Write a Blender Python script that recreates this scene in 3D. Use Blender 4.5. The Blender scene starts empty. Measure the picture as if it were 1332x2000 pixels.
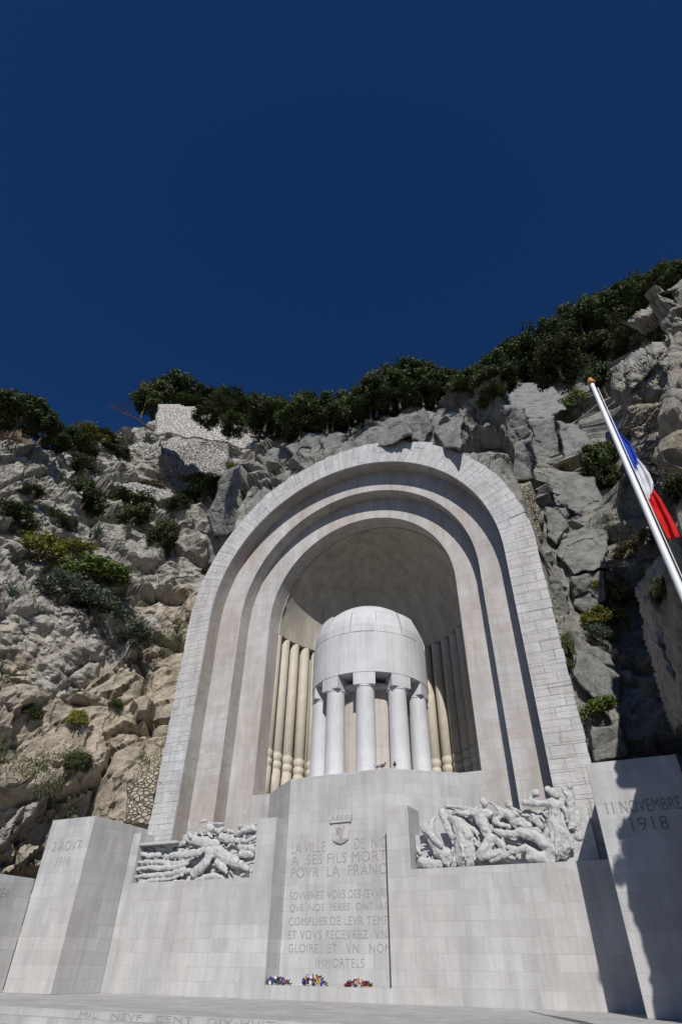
import bpy, bmesh, math, random
from mathutils import Vector, Matrix, noise
from mathutils.bvhtree import BVHTree
from mathutils.geometry import intersect_point_line
R_ = math.radians
C = bpy.context.scene.collection
S = bpy.context.scene
random.seed(7)

# ------------------------------------------------------------------ camera, sky, sun, exposure
F = Vector((-0.347571, 0.698474, 0.625563)); RR = Vector((0.899197, 0.437401, 0.011225)); UU = Vector((0.265781, -0.566405, 0.780093)); EYE = Vector((12.308815, -25.0, 0.96)); FPX = 1109.953
cam = bpy.data.cameras.new('camera'); co = bpy.data.objects.new('camera', cam); C.objects.link(co)
cam.sensor_fit = 'VERTICAL'; cam.sensor_height = 36; cam.lens = FPX * 36 / 2000
cam.clip_end = 3000
M = Matrix((RR, UU, -F)).transposed().to_4x4(); M.translation = EYE
co.matrix_world = M
S.camera = co
SUN = Vector((0.47, -1.0, 0.86)).normalized()
w = bpy.data.worlds.new('World'); S.world = w; w.use_nodes = True
nt = w.node_tree; bgn = nt.nodes['Background']
sky = nt.nodes.new('ShaderNodeTexSky'); sky.sky_type = 'NISHITA'; sky.sun_disc = False
sky.sun_elevation = math.asin(SUN.z); sky.sun_rotation = math.atan2(SUN.x, SUN.y)
sky.air_density = 0.75; sky.dust_density = 0.0; sky.ozone_density = 6.0; sky.altitude = 900
hs = nt.nodes.new('ShaderNodeHueSaturation'); hs.inputs['Saturation'].default_value = 1.18; hs.inputs['Value'].default_value = 1.3; hs.inputs['Hue'].default_value = .508
nt.links.new(sky.outputs[0], hs.inputs['Color']); nt.links.new(hs.outputs[0], bgn.inputs[0]); bgn.inputs[1].default_value = 0.05
sl = bpy.data.lights.new('sun', 'SUN'); so = bpy.data.objects.new('sun', sl); C.objects.link(so)
sl.energy = 4.2; sl.angle = R_(0.5); sl.color = (1.0, 0.975, 0.935)
so.rotation_euler = (-SUN).to_track_quat('-Z', 'Y').to_euler()
S.view_settings.view_transform = 'Standard'; S.view_settings.look = 'None'
S.view_settings.exposure = 0.0; S.view_settings.gamma = 1.0
try: S.view_settings.use_curve_mapping = False
except Exception: pass

# ------------------------------------------------------------------ helpers
def ray(px, py):
    return (F * FPX + RR * (px - 666) + UU * (1000 - py)).normalized()
def at_y(px, py, Y):
    d = ray(px, py); return EYE + d * ((Y - EYE.y) / d.y)
def project(P):
    d = P - EYE; k = d.dot(F)
    if k < 0.1: return None
    return (666 + FPX * d.dot(RR) / k, 1000 - FPX * d.dot(UU) / k)
def tag(o, label=None, cat=None, group=None, kind=None):
    if label: o['label'] = label
    if cat: o['category'] = cat
    if group: o['group'] = group
    if kind: o['kind'] = kind
    return o
def empty(name, loc=(0, 0, 0), rz=0):
    o = bpy.data.objects.new(name, None); o.empty_display_size = 0.3; C.objects.link(o)
    o.location = loc; o.rotation_euler = (0, 0, rz); return o
class MB:
    """mesh builder with a uv per corner (metres)"""
    def __init__(s): s.v = []; s.f = []; s.uv = []
    def quad(s, pts, uvs=None):
        i = len(s.v); s.v += [tuple(p) for p in pts]; s.f.append(tuple(range(i, i + len(pts))))
        s.uv.append(uvs if uvs else auto_uv(pts))
    def box(s, x0, x1, y0, y1, z0, z1, skip=''):
        P = lambda a, b, c: (a, b, c)
        if 'f' not in skip: s.quad([P(x0,y0,z0),P(x1,y0,z0),P(x1,y0,z1),P(x0,y0,z1)])
        if 'b' not in skip: s.quad([P(x1,y1,z0),P(x0,y1,z0),P(x0,y1,z1),P(x1,y1,z1)])
        if 'l' not in skip: s.quad([P(x0,y1,z0),P(x0,y0,z0),P(x0,y0,z1),P(x0,y1,z1)])
        if 'r' not in skip: s.quad([P(x1,y0,z0),P(x1,y1,z0),P(x1,y1,z1),P(x1,y0,z1)])
        if 't' not in skip: s.quad([P(x0,y0,z1),P(x1,y0,z1),P(x1,y1,z1),P(x0,y1,z1)])
        if 'd' not in skip: s.quad([P(x0,y1,z0),P(x1,y1,z0),P(x1,y0,z0),P(x0,y0,z0)])
    def prism(s, poly, z0, z1, cap=True):
        n = len(poly); u = 0
        for i in range(n):
            a = poly[i]; b = poly[(i + 1) % n]; L = math.hypot(b[0]-a[0], b[1]-a[1])
            s.quad([(a[0],a[1],z0),(b[0],b[1],z0),(b[0],b[1],z1),(a[0],a[1],z1)], [(u,z0),(u+L,z0),(u+L,z1),(u,z1)])
            u += L
        if cap:
            s.quad([(a[0],a[1],z1) for a in poly]); s.quad([(a[0],a[1],z0) for a in reversed(poly)])
    def lathe(s, prof, n=32, cx=0, cy=0, a0=0, a1=360, closed=True, us=1.0):
        full = abs(a1 - a0) >= 359.9
        for i in range(n):
            t0 = R_(a0 + (a1-a0)*i/n); t1 = R_(a0 + (a1-a0)*(i+1)/n)
            vv = 0
            for j in range(len(prof)-1):
                r0,z0 = prof[j]; r1,z1 = prof[j+1]; L = math.hypot(r1-r0, z1-z0)
                pts = [(cx+r0*math.cos(t0),cy+r0*math.sin(t0),z0),(cx+r0*math.cos(t1),cy+r0*math.sin(t1),z0),
                       (cx+r1*math.cos(t1),cy+r1*math.sin(t1),z1),(cx+r1*math.cos(t0),cy+r1*math.sin(t0),z1)]
                rr = max(r0, r1)
                b = (prof[0][1] if j == 0 else None)
                uv = [(rr*t0,prof[0][1]+vv),(rr*t1,prof[0][1]+vv),(rr*t1,prof[0][1]+vv+L),(rr*t0,prof[0][1]+vv+L)]
                if r0 < 1e-6: pts = pts[1:]; uv = uv[1:]
                elif r1 < 1e-6: pts = pts[:3]; uv = uv[:3]
                s.quad(pts, uv); vv += L
    def tube(s, path, radii, n=8):
        rings = []
        for i, p in enumerate(path):
            p = Vector(p)
            d = (Vector(path[min(i+1,len(path)-1)]) - Vector(path[max(i-1,0)]))
            if d.length < 1e-6: d = Vector((0,0,1))
            d.normalize(); a = d.orthogonal().normalized(); b = d.cross(a)
            rings.append([p + (a*math.cos(2*math.pi*k/n) + b*math.sin(2*math.pi*k/n))*radii[i] for k in range(n)])
        for i in range(len(rings)-1):
            for k in range(n):
                s.quad([rings[i][k], rings[i][(k+1)%n], rings[i+1][(k+1)%n], rings[i+1][k]])
        s.quad(list(reversed(rings[0]))); s.quad(rings[-1])
    def build(s, name, mat, parent=None, smooth=False, merge=True, loc=None):
        me = bpy.data.meshes.new(name); me.from_pydata(s.v, [], s.f)
        uvl = me.uv_layers.new(name='UVMap'); k = 0
        flat = []
        for u in s.uv:
            for a in u: flat += [a[0], a[1]]
        uvl.data.foreach_set('uv', flat)
        if merge:
            bm = bmesh.new(); bm.from_mesh(me)
            bmesh.ops.remove_doubles(bm, verts=bm.verts, dist=1e-4)
            bmesh.ops.recalc_face_normals(bm, faces=bm.faces) if merge == 2 else None
            bm.to_mesh(me); bm.free()
        if smooth:
            for p in me.polygons: p.use_smooth = True
        me.materials.append(mat)
        o = bpy.data.objects.new(name, me); C.objects.link(o)
        if parent: o.parent = parent
        if loc: o.location = loc
        return o
def auto_uv(pts):
    P = [Vector(p) for p in pts]
    n = (P[1]-P[0]).cross(P[2]-P[0])
    if n.length < 1e-9 and len(P) > 3: n = (P[2]-P[0]).cross(P[3]-P[0])
    a = [abs(c) for c in n]
    if a[2] >= max(a[0], a[1]): return [(p.x, p.y) for p in P]
    if a[1] >= a[0]: return [(p.x, p.z) for p in P]
    return [(p.y, p.z) for p in P]

# ------------------------------------------------------------------ materials
def newmat(name, rough=0.8, spec=0.3):
    m = bpy.data.materials.new(name); m.use_nodes = True
    b = m.node_tree.nodes['Principled BSDF']; b.inputs['Roughness'].default_value = rough
    b.inputs['Specular IOR Level'].default_value = spec
    return m, m.node_tree, b
def nd(t, typ, **kw):
    n = t.nodes.new(typ)
    for k, v in kw.items():
        if k.startswith('i_'):
            n.inputs[k[2:].replace('_', ' ')].default_value = v
        else: setattr(n, k, v)
    return n
def ramp(t, src, stops):
    r = t.nodes.new('ShaderNodeValToRGB')
    e = r.color_ramp.elements
    e[0].position = stops[0][0]; e[0].color = stops[0][1]
    e[1].position = stops[-1][0]; e[1].color = stops[-1][1]
    for p, c in stops[1:-1]:
        x = e.new(p); x.color = c
    t.links.new(src, r.inputs[0]); return r
def g(v): return (v, v, v, 1)
def mixc(t, a, b, fac, mode='MIX'):
    m = t.nodes.new('ShaderNodeMix'); m.data_type = 'RGBA'; m.blend_type = mode
    for s, v in ((6, a), (7, b), (0, fac)):
        if isinstance(v, (int, float, tuple)): m.inputs[s].default_value = v
        else: t.links.new(v, m.inputs[s])
    return m.outputs[2]
def mapping(t, vec, scale, loc=(0,0,0), rot=(0,0,0)):
    m = t.nodes.new('ShaderNodeMapping'); m.inputs['Scale'].default_value = scale
    m.inputs['Location'].default_value = loc; m.inputs['Rotation'].default_value = rot
    t.links.new(vec, m.inputs[0]); return m.outputs[0]
def noise_n(t, vec, sc, det=4, rough=0.55):
    n = nd(t, 'ShaderNodeTexNoise'); n.inputs['Scale'].default_value = sc; n.inputs['Detail'].default_value = det
    n.inputs['Roughness'].default_value = rough; t.links.new(vec, n.inputs['Vector']); return n.outputs[0]
def ashlar(name, c1, c2, joint, bw=1.15, rh=0.46, ms=0.012, warm=None, warmth=0.0, bump=0.25, rough=0.75, off=0.0, stainamt=0.25, rustic=0.0):
    m, t, b = newmat(name, rough, 0.25)
    uv = nd(t, 'ShaderNodeUVMap').outputs[0]
    tc = nd(t, 'ShaderNodeTexCoord').outputs['Object']
    # slight warp so that the joints are not ruler straight
    nw = nd(t, 'ShaderNodeTexNoise'); nw.inputs['Scale'].default_value = 1.3; t.links.new(uv, nw.inputs['Vector'])
    sub = nd(t, 'ShaderNodeVectorMath', operation='SUBTRACT'); t.links.new(nw.outputs['Color'], sub.inputs[0]); sub.inputs[1].default_value = (.5,.5,.5)
    sc = nd(t, 'ShaderNodeVectorMath', operation='SCALE'); t.links.new(sub.outputs[0], sc.inputs[0]); sc.inputs['Scale'].default_value = 0.035
    ad = nd(t, 'ShaderNodeVectorMath', operation='ADD'); t.links.new(uv, ad.inputs[0]); t.links.new(sc.outputs[0], ad.inputs[1])
    br = nd(t, 'ShaderNodeTexBrick'); br.offset = 0.43; br.squash = 0.72; br.squash_frequency = 3; br.offset_frequency = 2
    t.links.new(mapping(t, ad.outputs[0], (1,1,1), (off, 0, 0)), br.inputs['Vector'])
    br.inputs['Color1'].default_value = g(0); br.inputs['Color2'].default_value = g(1); br.inputs['Mortar'].default_value = g(.5)
    br.inputs['Scale'].default_value = 1; br.inputs['Mortar Size'].default_value = ms; br.inputs['Mortar Smooth'].default_value = 0.5
    br.inputs['Brick Width'].default_value = bw; br.inputs['Row Height'].default_value = rh
    col = mixc(t, c1, c2, br.outputs['Color'])
    # warm / pinkish weathering in some places
    if warm:
        f = noise_n(t, mapping(t, tc, (0.35, 0.35, 0.16)), 1.0, 5)
        r = ramp(t, f, [(0.42, g(0)), (0.62, g(warmth))])
        col = mixc(t, col, warm, r.outputs[0])
        br2 = noise_n(t, mapping(t, uv, (0.8, 2.1, 1), (3.3, 1.7, 0)), 1.0, 1)
        r2 = ramp(t, br2, [(0.60, g(0)), (0.66, g(warmth * .6))])
        col = mixc(t, col, warm, r2.outputs[0])
    n2 = noise_n(t, mapping(t, tc, (0.9, 0.9, 0.25)), 1.6, 8, 0.65)
    r3 = ramp(t, n2, [(0.3, g(1 - stainamt)), (0.7, g(1.06))])
    col = mixc(t, col, r3.outputs[0], 1.0, 'MULTIPLY')
    ns = noise_n(t, mapping(t, tc, (4.5, 4.5, .22)), 1.0, 5, .6)
    rs_ = ramp(t, ns, [(0.34, g(.91)), (0.5, g(1.0)), (.7, g(1.02))])
    col = mixc(t, col, rs_.outputs[0], 1.0, 'MULTIPLY')
    nb = noise_n(t, mapping(t, uv, (1.1, 2.3, 1), (5,5,0)), 1.0, 0)
    n4 = noise_n(t, tc, 14, 6, 0.7)
    r4 = ramp(t, n4, [(0.3, g(.93)), (0.7, g(1.05))])
    col = mixc(t, col, r4.outputs[0], 1.0, 'MULTIPLY')
    nj = noise_n(t, uv, 1.1, 3); rj = ramp(t, nj, [(0.35, g(.15)), (0.65, g(1))])
    fj = nd(t, 'ShaderNodeMath', operation='MULTIPLY'); t.links.new(br.outputs['Fac'], fj.inputs[0]); t.links.new(rj.outputs[0], fj.inputs[1])
    col = mixc(t, col, joint, fj.outputs[0])
    t.links.new(col, b.inputs['Base Color'])
    bm1 = nd(t, 'ShaderNodeBump'); bm1.inputs['Strength'].default_value = bump; bm1.inputs['Distance'].default_value = 0.03; bm1.invert = True
    t.links.new(br.outputs['Fac'], bm1.inputs['Height'])
    bm2 = nd(t, 'ShaderNodeBump'); bm2.inputs['Strength'].default_value = 0.25 + rustic; bm2.inputs['Distance'].default_value = 0.02 + rustic*0.08
    nn = noise_n(t, mapping(t, uv, (1, 2.2, 1)), 2.6 if rustic else 9, 7, 0.6)
    t.links.new(nn, bm2.inputs['Height']); t.links.new(bm1.outputs[0], bm2.inputs['Normal'])
    t.links.new(bm2.outputs[0], b.inputs['Normal'])
    return m
WHITE1 = (.535,.535,.53,1); WHITE2 = (.455,.456,.45,1); WARM = (.50,.40,.33,1); JOINT = (.36,.34,.32,1)
M_wall  = ashlar('limestone_wall', WHITE1, WHITE2, JOINT, 1.15, .46, .010, WARM, .22, off=.3)
M_rough = ashlar('limestone_rough', (.575,.575,.575,1), (.495,.495,.49,1), (.23,.22,.205,1), 1.3, .50, .022, WARM, .25, bump=.5, rustic=.5)
M_mid   = ashlar('limestone_warm', (.52,.505,.49,1), (.46,.43,.41,1), (.30,.27,.25,1), 1.2, .42, .010, (.43,.33,.27,1), .55, off=.5, rustic=.1)
M_reveal = ashlar('shaded_stained_soffit_stone', (.45,.43,.405,1), (.40,.38,.355,1), (.27,.25,.23,1), 1.2, .46, .010, (.31,.25,.205,1), .6, off=.2, rustic=.15)  # brown stains; base tone also darkened to paint in the soffits' shade
M_niche = ashlar('niche_plaster', (.50,.455,.385,1), (.47,.43,.365,1), (.40,.365,.31,1), 3.0, 1.2, .005, None, 0, bump=.08, stainamt=.35)
M_drum  = ashlar('drum_stone', (.60,.597,.60,1), (.56,.557,.56,1), (.50,.49,.49,1), 1.0, .45, .007, None, 0, bump=.2, stainamt=.16)
M_step  = ashlar('pale_paving', (.50,.49,.475,1), (.44,.43,.42,1), (.33,.32,.31,1), 2.4, 1.2, .012, None, 0, bump=.15, stainamt=.3)
def plain(name, c, rough=.7, spec=.3, var=.12, nscale=6, bump=.2, bd=.02):
    m, t, b = newmat(name, rough, spec)
    tc = nd(t, 'ShaderNodeTexCoord').outputs['Object']
    n = noise_n(t, tc, nscale, 6)
    r = ramp(t, n, [(0.3, g(1-var)), (0.7, g(1+var*.6))])
    t.links.new(mixc(t, (*c, 1), r.outputs[0], 1.0, 'MULTIPLY'), b.inputs['Base Color'])
    if bump:
        bp = nd(t, 'ShaderNodeBump'); bp.inputs['Strength'].default_value = bump; bp.inputs['Distance'].default_value = bd
        t.links.new(n, bp.inputs['Height']); t.links.new(bp.outputs[0], b.inputs['Normal'])
    return m
M_sculpt = plain('sculpture_stone', (.475,.472,.462), .75, .2, .22, 5, .7, .05)
M_cream  = plain('cream_column', (.53,.48,.395), .6, .25, .10, 2.5, .1)
M_plaza = plain('dark_plaza', (.13,.13,.13), .85, .2, .2, 1.5, .1)
M_letter = plain('engraved_letter', (.24,.225,.21), .8, .1, .25, 9, 0)
M_letterf = plain('faded_engraved_letter', (.34,.325,.31), .8, .1, .25, 9, 0)
M_pole   = plain('white_painted_pole', (.78,.78,.78), .35, .5, .04, 3, 0)
M_finial = plain('copper_finial', (.42,.16,.05), .4, .5, .2, 8, 0)
M_dark   = plain('pigeon_slate', (.09,.095,.11), .6, .3, .2, 20, 0)
M_pigw   = plain('pigeon_pale', (.5,.5,.5), .6, .3, .2, 20, 0)
M_bark   = plain('bark', (.11,.085,.06), .9, .1, .3, 5, .5, .03)

def rock_mat(name, cg, ct, dark, tanbias=0.0, fine=1.0, crack=.85):
    m, t, b = newmat(name, .9, .15)
    tc = nd(t, 'ShaderNodeTexCoord').outputs['Object']
    at = nd(t, 'ShaderNodeAttribute'); at.attribute_name = 'tan'
    n1 = noise_n(t, tc, .22, 5, .6)
    ad = nd(t, 'ShaderNodeMath', operation='ADD'); t.links.new(n1, ad.inputs[0]); t.links.new(at.outputs['Fac'], ad.inputs[1])
    r1 = ramp(t, ad.outputs[0], [(0.50 - tanbias, g(0)), (0.72 - tanbias, g(1))])
    col = mixc(t, cg, ct, r1.outputs[0])
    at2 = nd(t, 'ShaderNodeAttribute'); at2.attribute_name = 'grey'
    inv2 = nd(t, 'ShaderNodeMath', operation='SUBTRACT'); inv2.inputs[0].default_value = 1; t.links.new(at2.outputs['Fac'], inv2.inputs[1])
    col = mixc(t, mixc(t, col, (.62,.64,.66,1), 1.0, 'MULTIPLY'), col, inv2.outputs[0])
    n2 = noise_n(t, tc, 1.1 * fine, 9, .7)
    r2 = ramp(t, n2, [(0.32, g(.45)), (0.5, g(.95)), (0.72, g(1.25))])
    col = mixc(t, col, r2.outputs[0], 1.0, 'MULTIPLY')
    # black lichen streaks and stains, mostly vertical
    n3 = noise_n(t, mapping(t, tc, (1.2, 1.2, .35), rot=(0, .5, 0)), 1.4, 8, .72)
    r3 = ramp(t, n3, [(0.56, g(0)), (0.70, g(.75))])
    col = mixc(t, col, dark, r3.outputs[0])
    vo = nd(t, 'ShaderNodeTexVoronoi'); vo.feature = 'DISTANCE_TO_EDGE'; vo.inputs['Scale'].default_value = 1.0
    nwarp = nd(t, 'ShaderNodeTexNoise'); nwarp.inputs['Scale'].default_value = .9; nwarp.inputs['Detail'].default_value = 5; t.links.new(tc, nwarp.inputs['Vector'])
    wv = mixc(t, tc, nwarp.outputs['Color'], .5)
    t.links.new(mapping(t, wv, (.9, .9, .42), rot=(.3, .7, .2)), vo.inputs['Vector'])
    rv0 = ramp(t, vo.outputs['Distance'], [(0.0, g(1)), (0.016, g(0))])
    nm = noise_n(t, tc, .6, 4); rm_ = ramp(t, nm, [(.42, g(0)), (.55, g(crack))])
    mlt = nd(t, 'ShaderNodeMath', operation='MULTIPLY'); t.links.new(rv0.outputs[0], mlt.inputs[0]); t.links.new(rm_.outputs[0], mlt.inputs[1])
    inv = nd(t, 'ShaderNodeMath', operation='SUBTRACT'); inv.inputs[0].default_value = 1; t.links.new(mlt.outputs[0], inv.inputs[1])
    col = mixc(t, mixc(t, col, g(.25), 1.0, 'MULTIPLY'), col, inv.outputs[0])
    t.links.new(col, b.inputs['Base Color'])
    b1 = nd(t, 'ShaderNodeBump'); b1.inputs['Strength'].default_value = .8; b1.inputs['Distance'].default_value = .10
    t.links.new(inv.outputs[0], b1.inputs['Height'])
    n5 = noise_n(t, tc, 2.6, 11, .72)
    vc = nd(t, 'ShaderNodeTexVoronoi'); vc.inputs['Scale'].default_value = 1.0; t.links.new(mapping(t, wv, (2.3, 2.3, 1.7), rot=(.5, .4, .9)), vc.inputs['Vector'])
    sp_ = nd(t, 'ShaderNodeVectorMath', operation='DOT_PRODUCT'); t.links.new(vc.outputs['Color'], sp_.inputs[0]); sp_.inputs[1].default_value = (.5, .3, .2)
    b0 = nd(t, 'ShaderNodeBump'); b0.inputs['Strength'].default_value = .55; b0.inputs['Distance'].default_value = .12; t.links.new(sp_.outputs['Value'], b0.inputs['Height']); t.links.new(b0.outputs[0], b1.inputs['Normal'])
    b2 = nd(t, 'ShaderNodeBump'); b2.inputs['Strength'].default_value = 1.0; b2.inputs['Distance'].default_value = .20
    t.links.new(n5, b2.inputs['Height']); t.links.new(b1.outputs[0], b2.inputs['Normal'])
    t.links.new(b2.outputs[0], b.inputs['Normal'])
    return m
M_cliff = rock_mat('cliff_limestone', (.41,.385,.34,1), (.45,.385,.295,1), (.17,.155,.135,1))
M_block = rock_mat('grey_cliff_block', (.235,.235,.222,1), (.33,.30,.25,1), (.15,.15,.14,1), tanbias=-.12, crack=.2)
M_brown = rock_mat('brown_boulder', (.20,.15,.10,1), (.24,.17,.10,1), (.08,.06,.045,1))
def rubble(name, c1, c2, joint, sc=3.2):
    m, t, b = newmat(name, .9, .15)
    tc = nd(t, 'ShaderNodeTexCoord').outputs['Object']
    nw = nd(t, 'ShaderNodeTexNoise'); nw.inputs['Scale'].default_value = 2; t.links.new(tc, nw.inputs['Vector'])
    wv = mapping(t, mixc(t, tc, nw.outputs['Color'], .12), (1, 1, 1.5))
    vo = nd(t, 'ShaderNodeTexVoronoi'); vo.inputs['Scale'].default_value = sc; t.links.new(wv, vo.inputs['Vector'])
    ve = nd(t, 'ShaderNodeTexVoronoi'); ve.feature = 'DISTANCE_TO_EDGE'; ve.inputs['Scale'].default_value = sc; t.links.new(wv, ve.inputs['Vector'])
    sep = nd(t, 'ShaderNodeSeparateColor'); t.links.new(vo.outputs['Color'], sep.inputs[0])
    col = mixc(t, c1, c2, sep.outputs[0])
    re = ramp(t, ve.outputs['Distance'], [(0.0, g(0)), (0.14, g(1))])
    col = mixc(t, joint, col, re.outputs[0])
    n = noise_n(t, tc, 6, 6); rn = ramp(t, n, [(.3, g(.8)), (.7, g(1.12))])
    col = mixc(t, col, rn.outputs[0], 1.0, 'MULTIPLY')
    t.links.new(col, b.inputs['Base Color'])
    bp = nd(t, 'ShaderNodeBump'); bp.inputs['Strength'].default_value = 1; bp.inputs['Distance'].default_value = .12
    t.links.new(re.outputs[0], bp.inputs['Height']); t.links.new(bp.outputs[0], b.inputs['Normal'])
    return m
M_rubble = rubble('rubble_masonry', (.52,.50,.46,1), (.38,.36,.33,1), (.17,.16,.145,1), 2.6)
M_rubblet = rubble('tan_rubble_masonry', (.47,.41,.32,1), (.36,.32,.26,1), (.17,.15,.12,1), 4.6)
M_coping = rubble('pale_masonry', (.56,.53,.48,1), (.47,.44,.40,1), (.36,.33,.29,1), 2.4)

def leaf_mat(name, ca, cb, cc):
    m, t, b = newmat(name, .6, .25)
    geo = nd(t, 'ShaderNodeNewGeometry')
    oi = nd(t, 'ShaderNodeObjectInfo')
    r = ramp(t, geo.outputs['Random Per Island'], [(0, (*ca, 1)), (.55, (*cb, 1)), (1, (*cc, 1))])
    rr = ramp(t, oi.outputs['Random'], [(0, g(.75)), (1, g(1.2))])
    col = mixc(t, r.outputs[0], rr.outputs[0], 1.0, 'MULTIPLY')
    t.links.new(col, b.inputs['Base Color'])
    tr = nd(t, 'ShaderNodeBsdfTranslucent'); t.links.new(col, tr.inputs[0])
    mx = nd(t, 'ShaderNodeMixShader'); mx.inputs[0].default_value = .22
    t.links.new(b.outputs[0], mx.inputs[1]); t.links.new(tr.outputs[0], mx.inputs[2])
    t.links.new(mx.outputs[0], t.nodes['Material Output'].inputs[0])
    return m
M_leafd = leaf_mat('dark_evergreen_leaves', (.028,.044,.012), (.055,.078,.022), (.10,.125,.036))
M_leafm = leaf_mat('olive_green_leaves', (.035,.050,.018), (.065,.080,.028), (.11,.12,.045))
M_leafb = leaf_mat('bright_green_leaves', (.06,.09,.02), (.10,.14,.03), (.17,.20,.05))
M_leafy = leaf_mat('yellow_green_leaves', (.10,.11,.015), (.17,.17,.03), (.27,.24,.05))
M_leafo = leaf_mat('ochre_dry_leaves', (.13,.09,.04), (.20,.15,.07), (.27,.21,.11))
M_leafg = leaf_mat('grey_green_leaves', (.06,.075,.05), (.10,.12,.085), (.15,.17,.12))

# ------------------------------------------------------------------ ground, steps
GR = 'structure'
mb = MB(); mb.quad([(-900,-700,-.64),(900,-700,-.64),(900,-11.1,-.64),(-900,-11.1,-.64)])
tag(mb.build('plaza_ground', M_plaza), kind=GR)
mb = MB()
for k in range(4):
    y1 = -9.9 - .42*k; z = -.16*k; 
    yb = 12.0 if k == 0 else y1 + .419
    mb.quad([(-13.45,y1,z),(13.45,y1,z),(13.45,yb,z),(-13.45,yb,z)])
    mb.quad([(-13.45,y1,z-.16),(13.45,y1,z-.16),(13.45,y1,z),(-13.45,y1,z)])
steps = tag(mb.build('platform_steps', M_step), kind=GR)

# ------------------------------------------------------------------ the memorial
R1, R2, R3, R0 = 9.205, 7.622, 6.051, 10.78
Z1, Z2, Z3 = 17.763, 17.872, 17.949
D1, D2, D3 = 1.089, 2.054, 3.184
FL = 7.915
mem = tag(empty('war_memorial', (0, 0, 0)), 'huge white stone war memorial with three nested arches round a deep niche', 'monument')
def arc_curve(R, zs, z0, n=64, nj=1):
    """from bottom right up over the arch to bottom left: (x, z, path length, is_arch)"""
    out = [(R, z0 + (zs - z0)*i/nj, z0 + (zs-z0)*i/nj) for i in range(nj)]
    for i in range(n + 1):
        a = math.pi*i/n; out.append((R*math.cos(a), zs + R*math.sin(a), zs + R*a))
    top = zs + R*math.pi
    for i in range(1, nj + 1): out.append((-R, zs - (zs-z0)*i/nj, top + (zs - z0)*i/nj))
    return out
def arch_face(Ri, zi, Ro, zo, y, z0, name, mat, rag=0):
    mb = MB(); A = arc_curve(Ri, zi, z0); B = arc_curve(Ro, zo, z0)
    for i in range(len(A)-1):
        a, a2, b, b2 = A[i], A[i+1], B[i], B[i+1]
        off = 0 if a[0] > 0 or i < 34 else 3.31
        va, va2 = a[2] * 1.0, a2[2] * 1.0
        mb.quad([(a[0],y,a[1]),(b[0],y,b[1]),(b2[0],y,b2[1]),(a2[0],y,a2[1])], [(0,va),(Ro-Ri,va),(Ro-Ri,va2),(0,va2)])
    return mb
def reveal(mb, R, zs, y0, y1, z0):
    A = arc_curve(R, zs, z0)
    for i in range(len(A)-1):
        a, b = A[i], A[i+1]
        mb.quad([(a[0],y0,a[1]),(a[0],y1,a[1]),(b[0],y1,b[1]),(b[0],y0,b[1])][::-1], [(y0,a[2]),(y1,a[2]),(y1,b[2]),(y0,b[2])][::-1])
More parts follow.
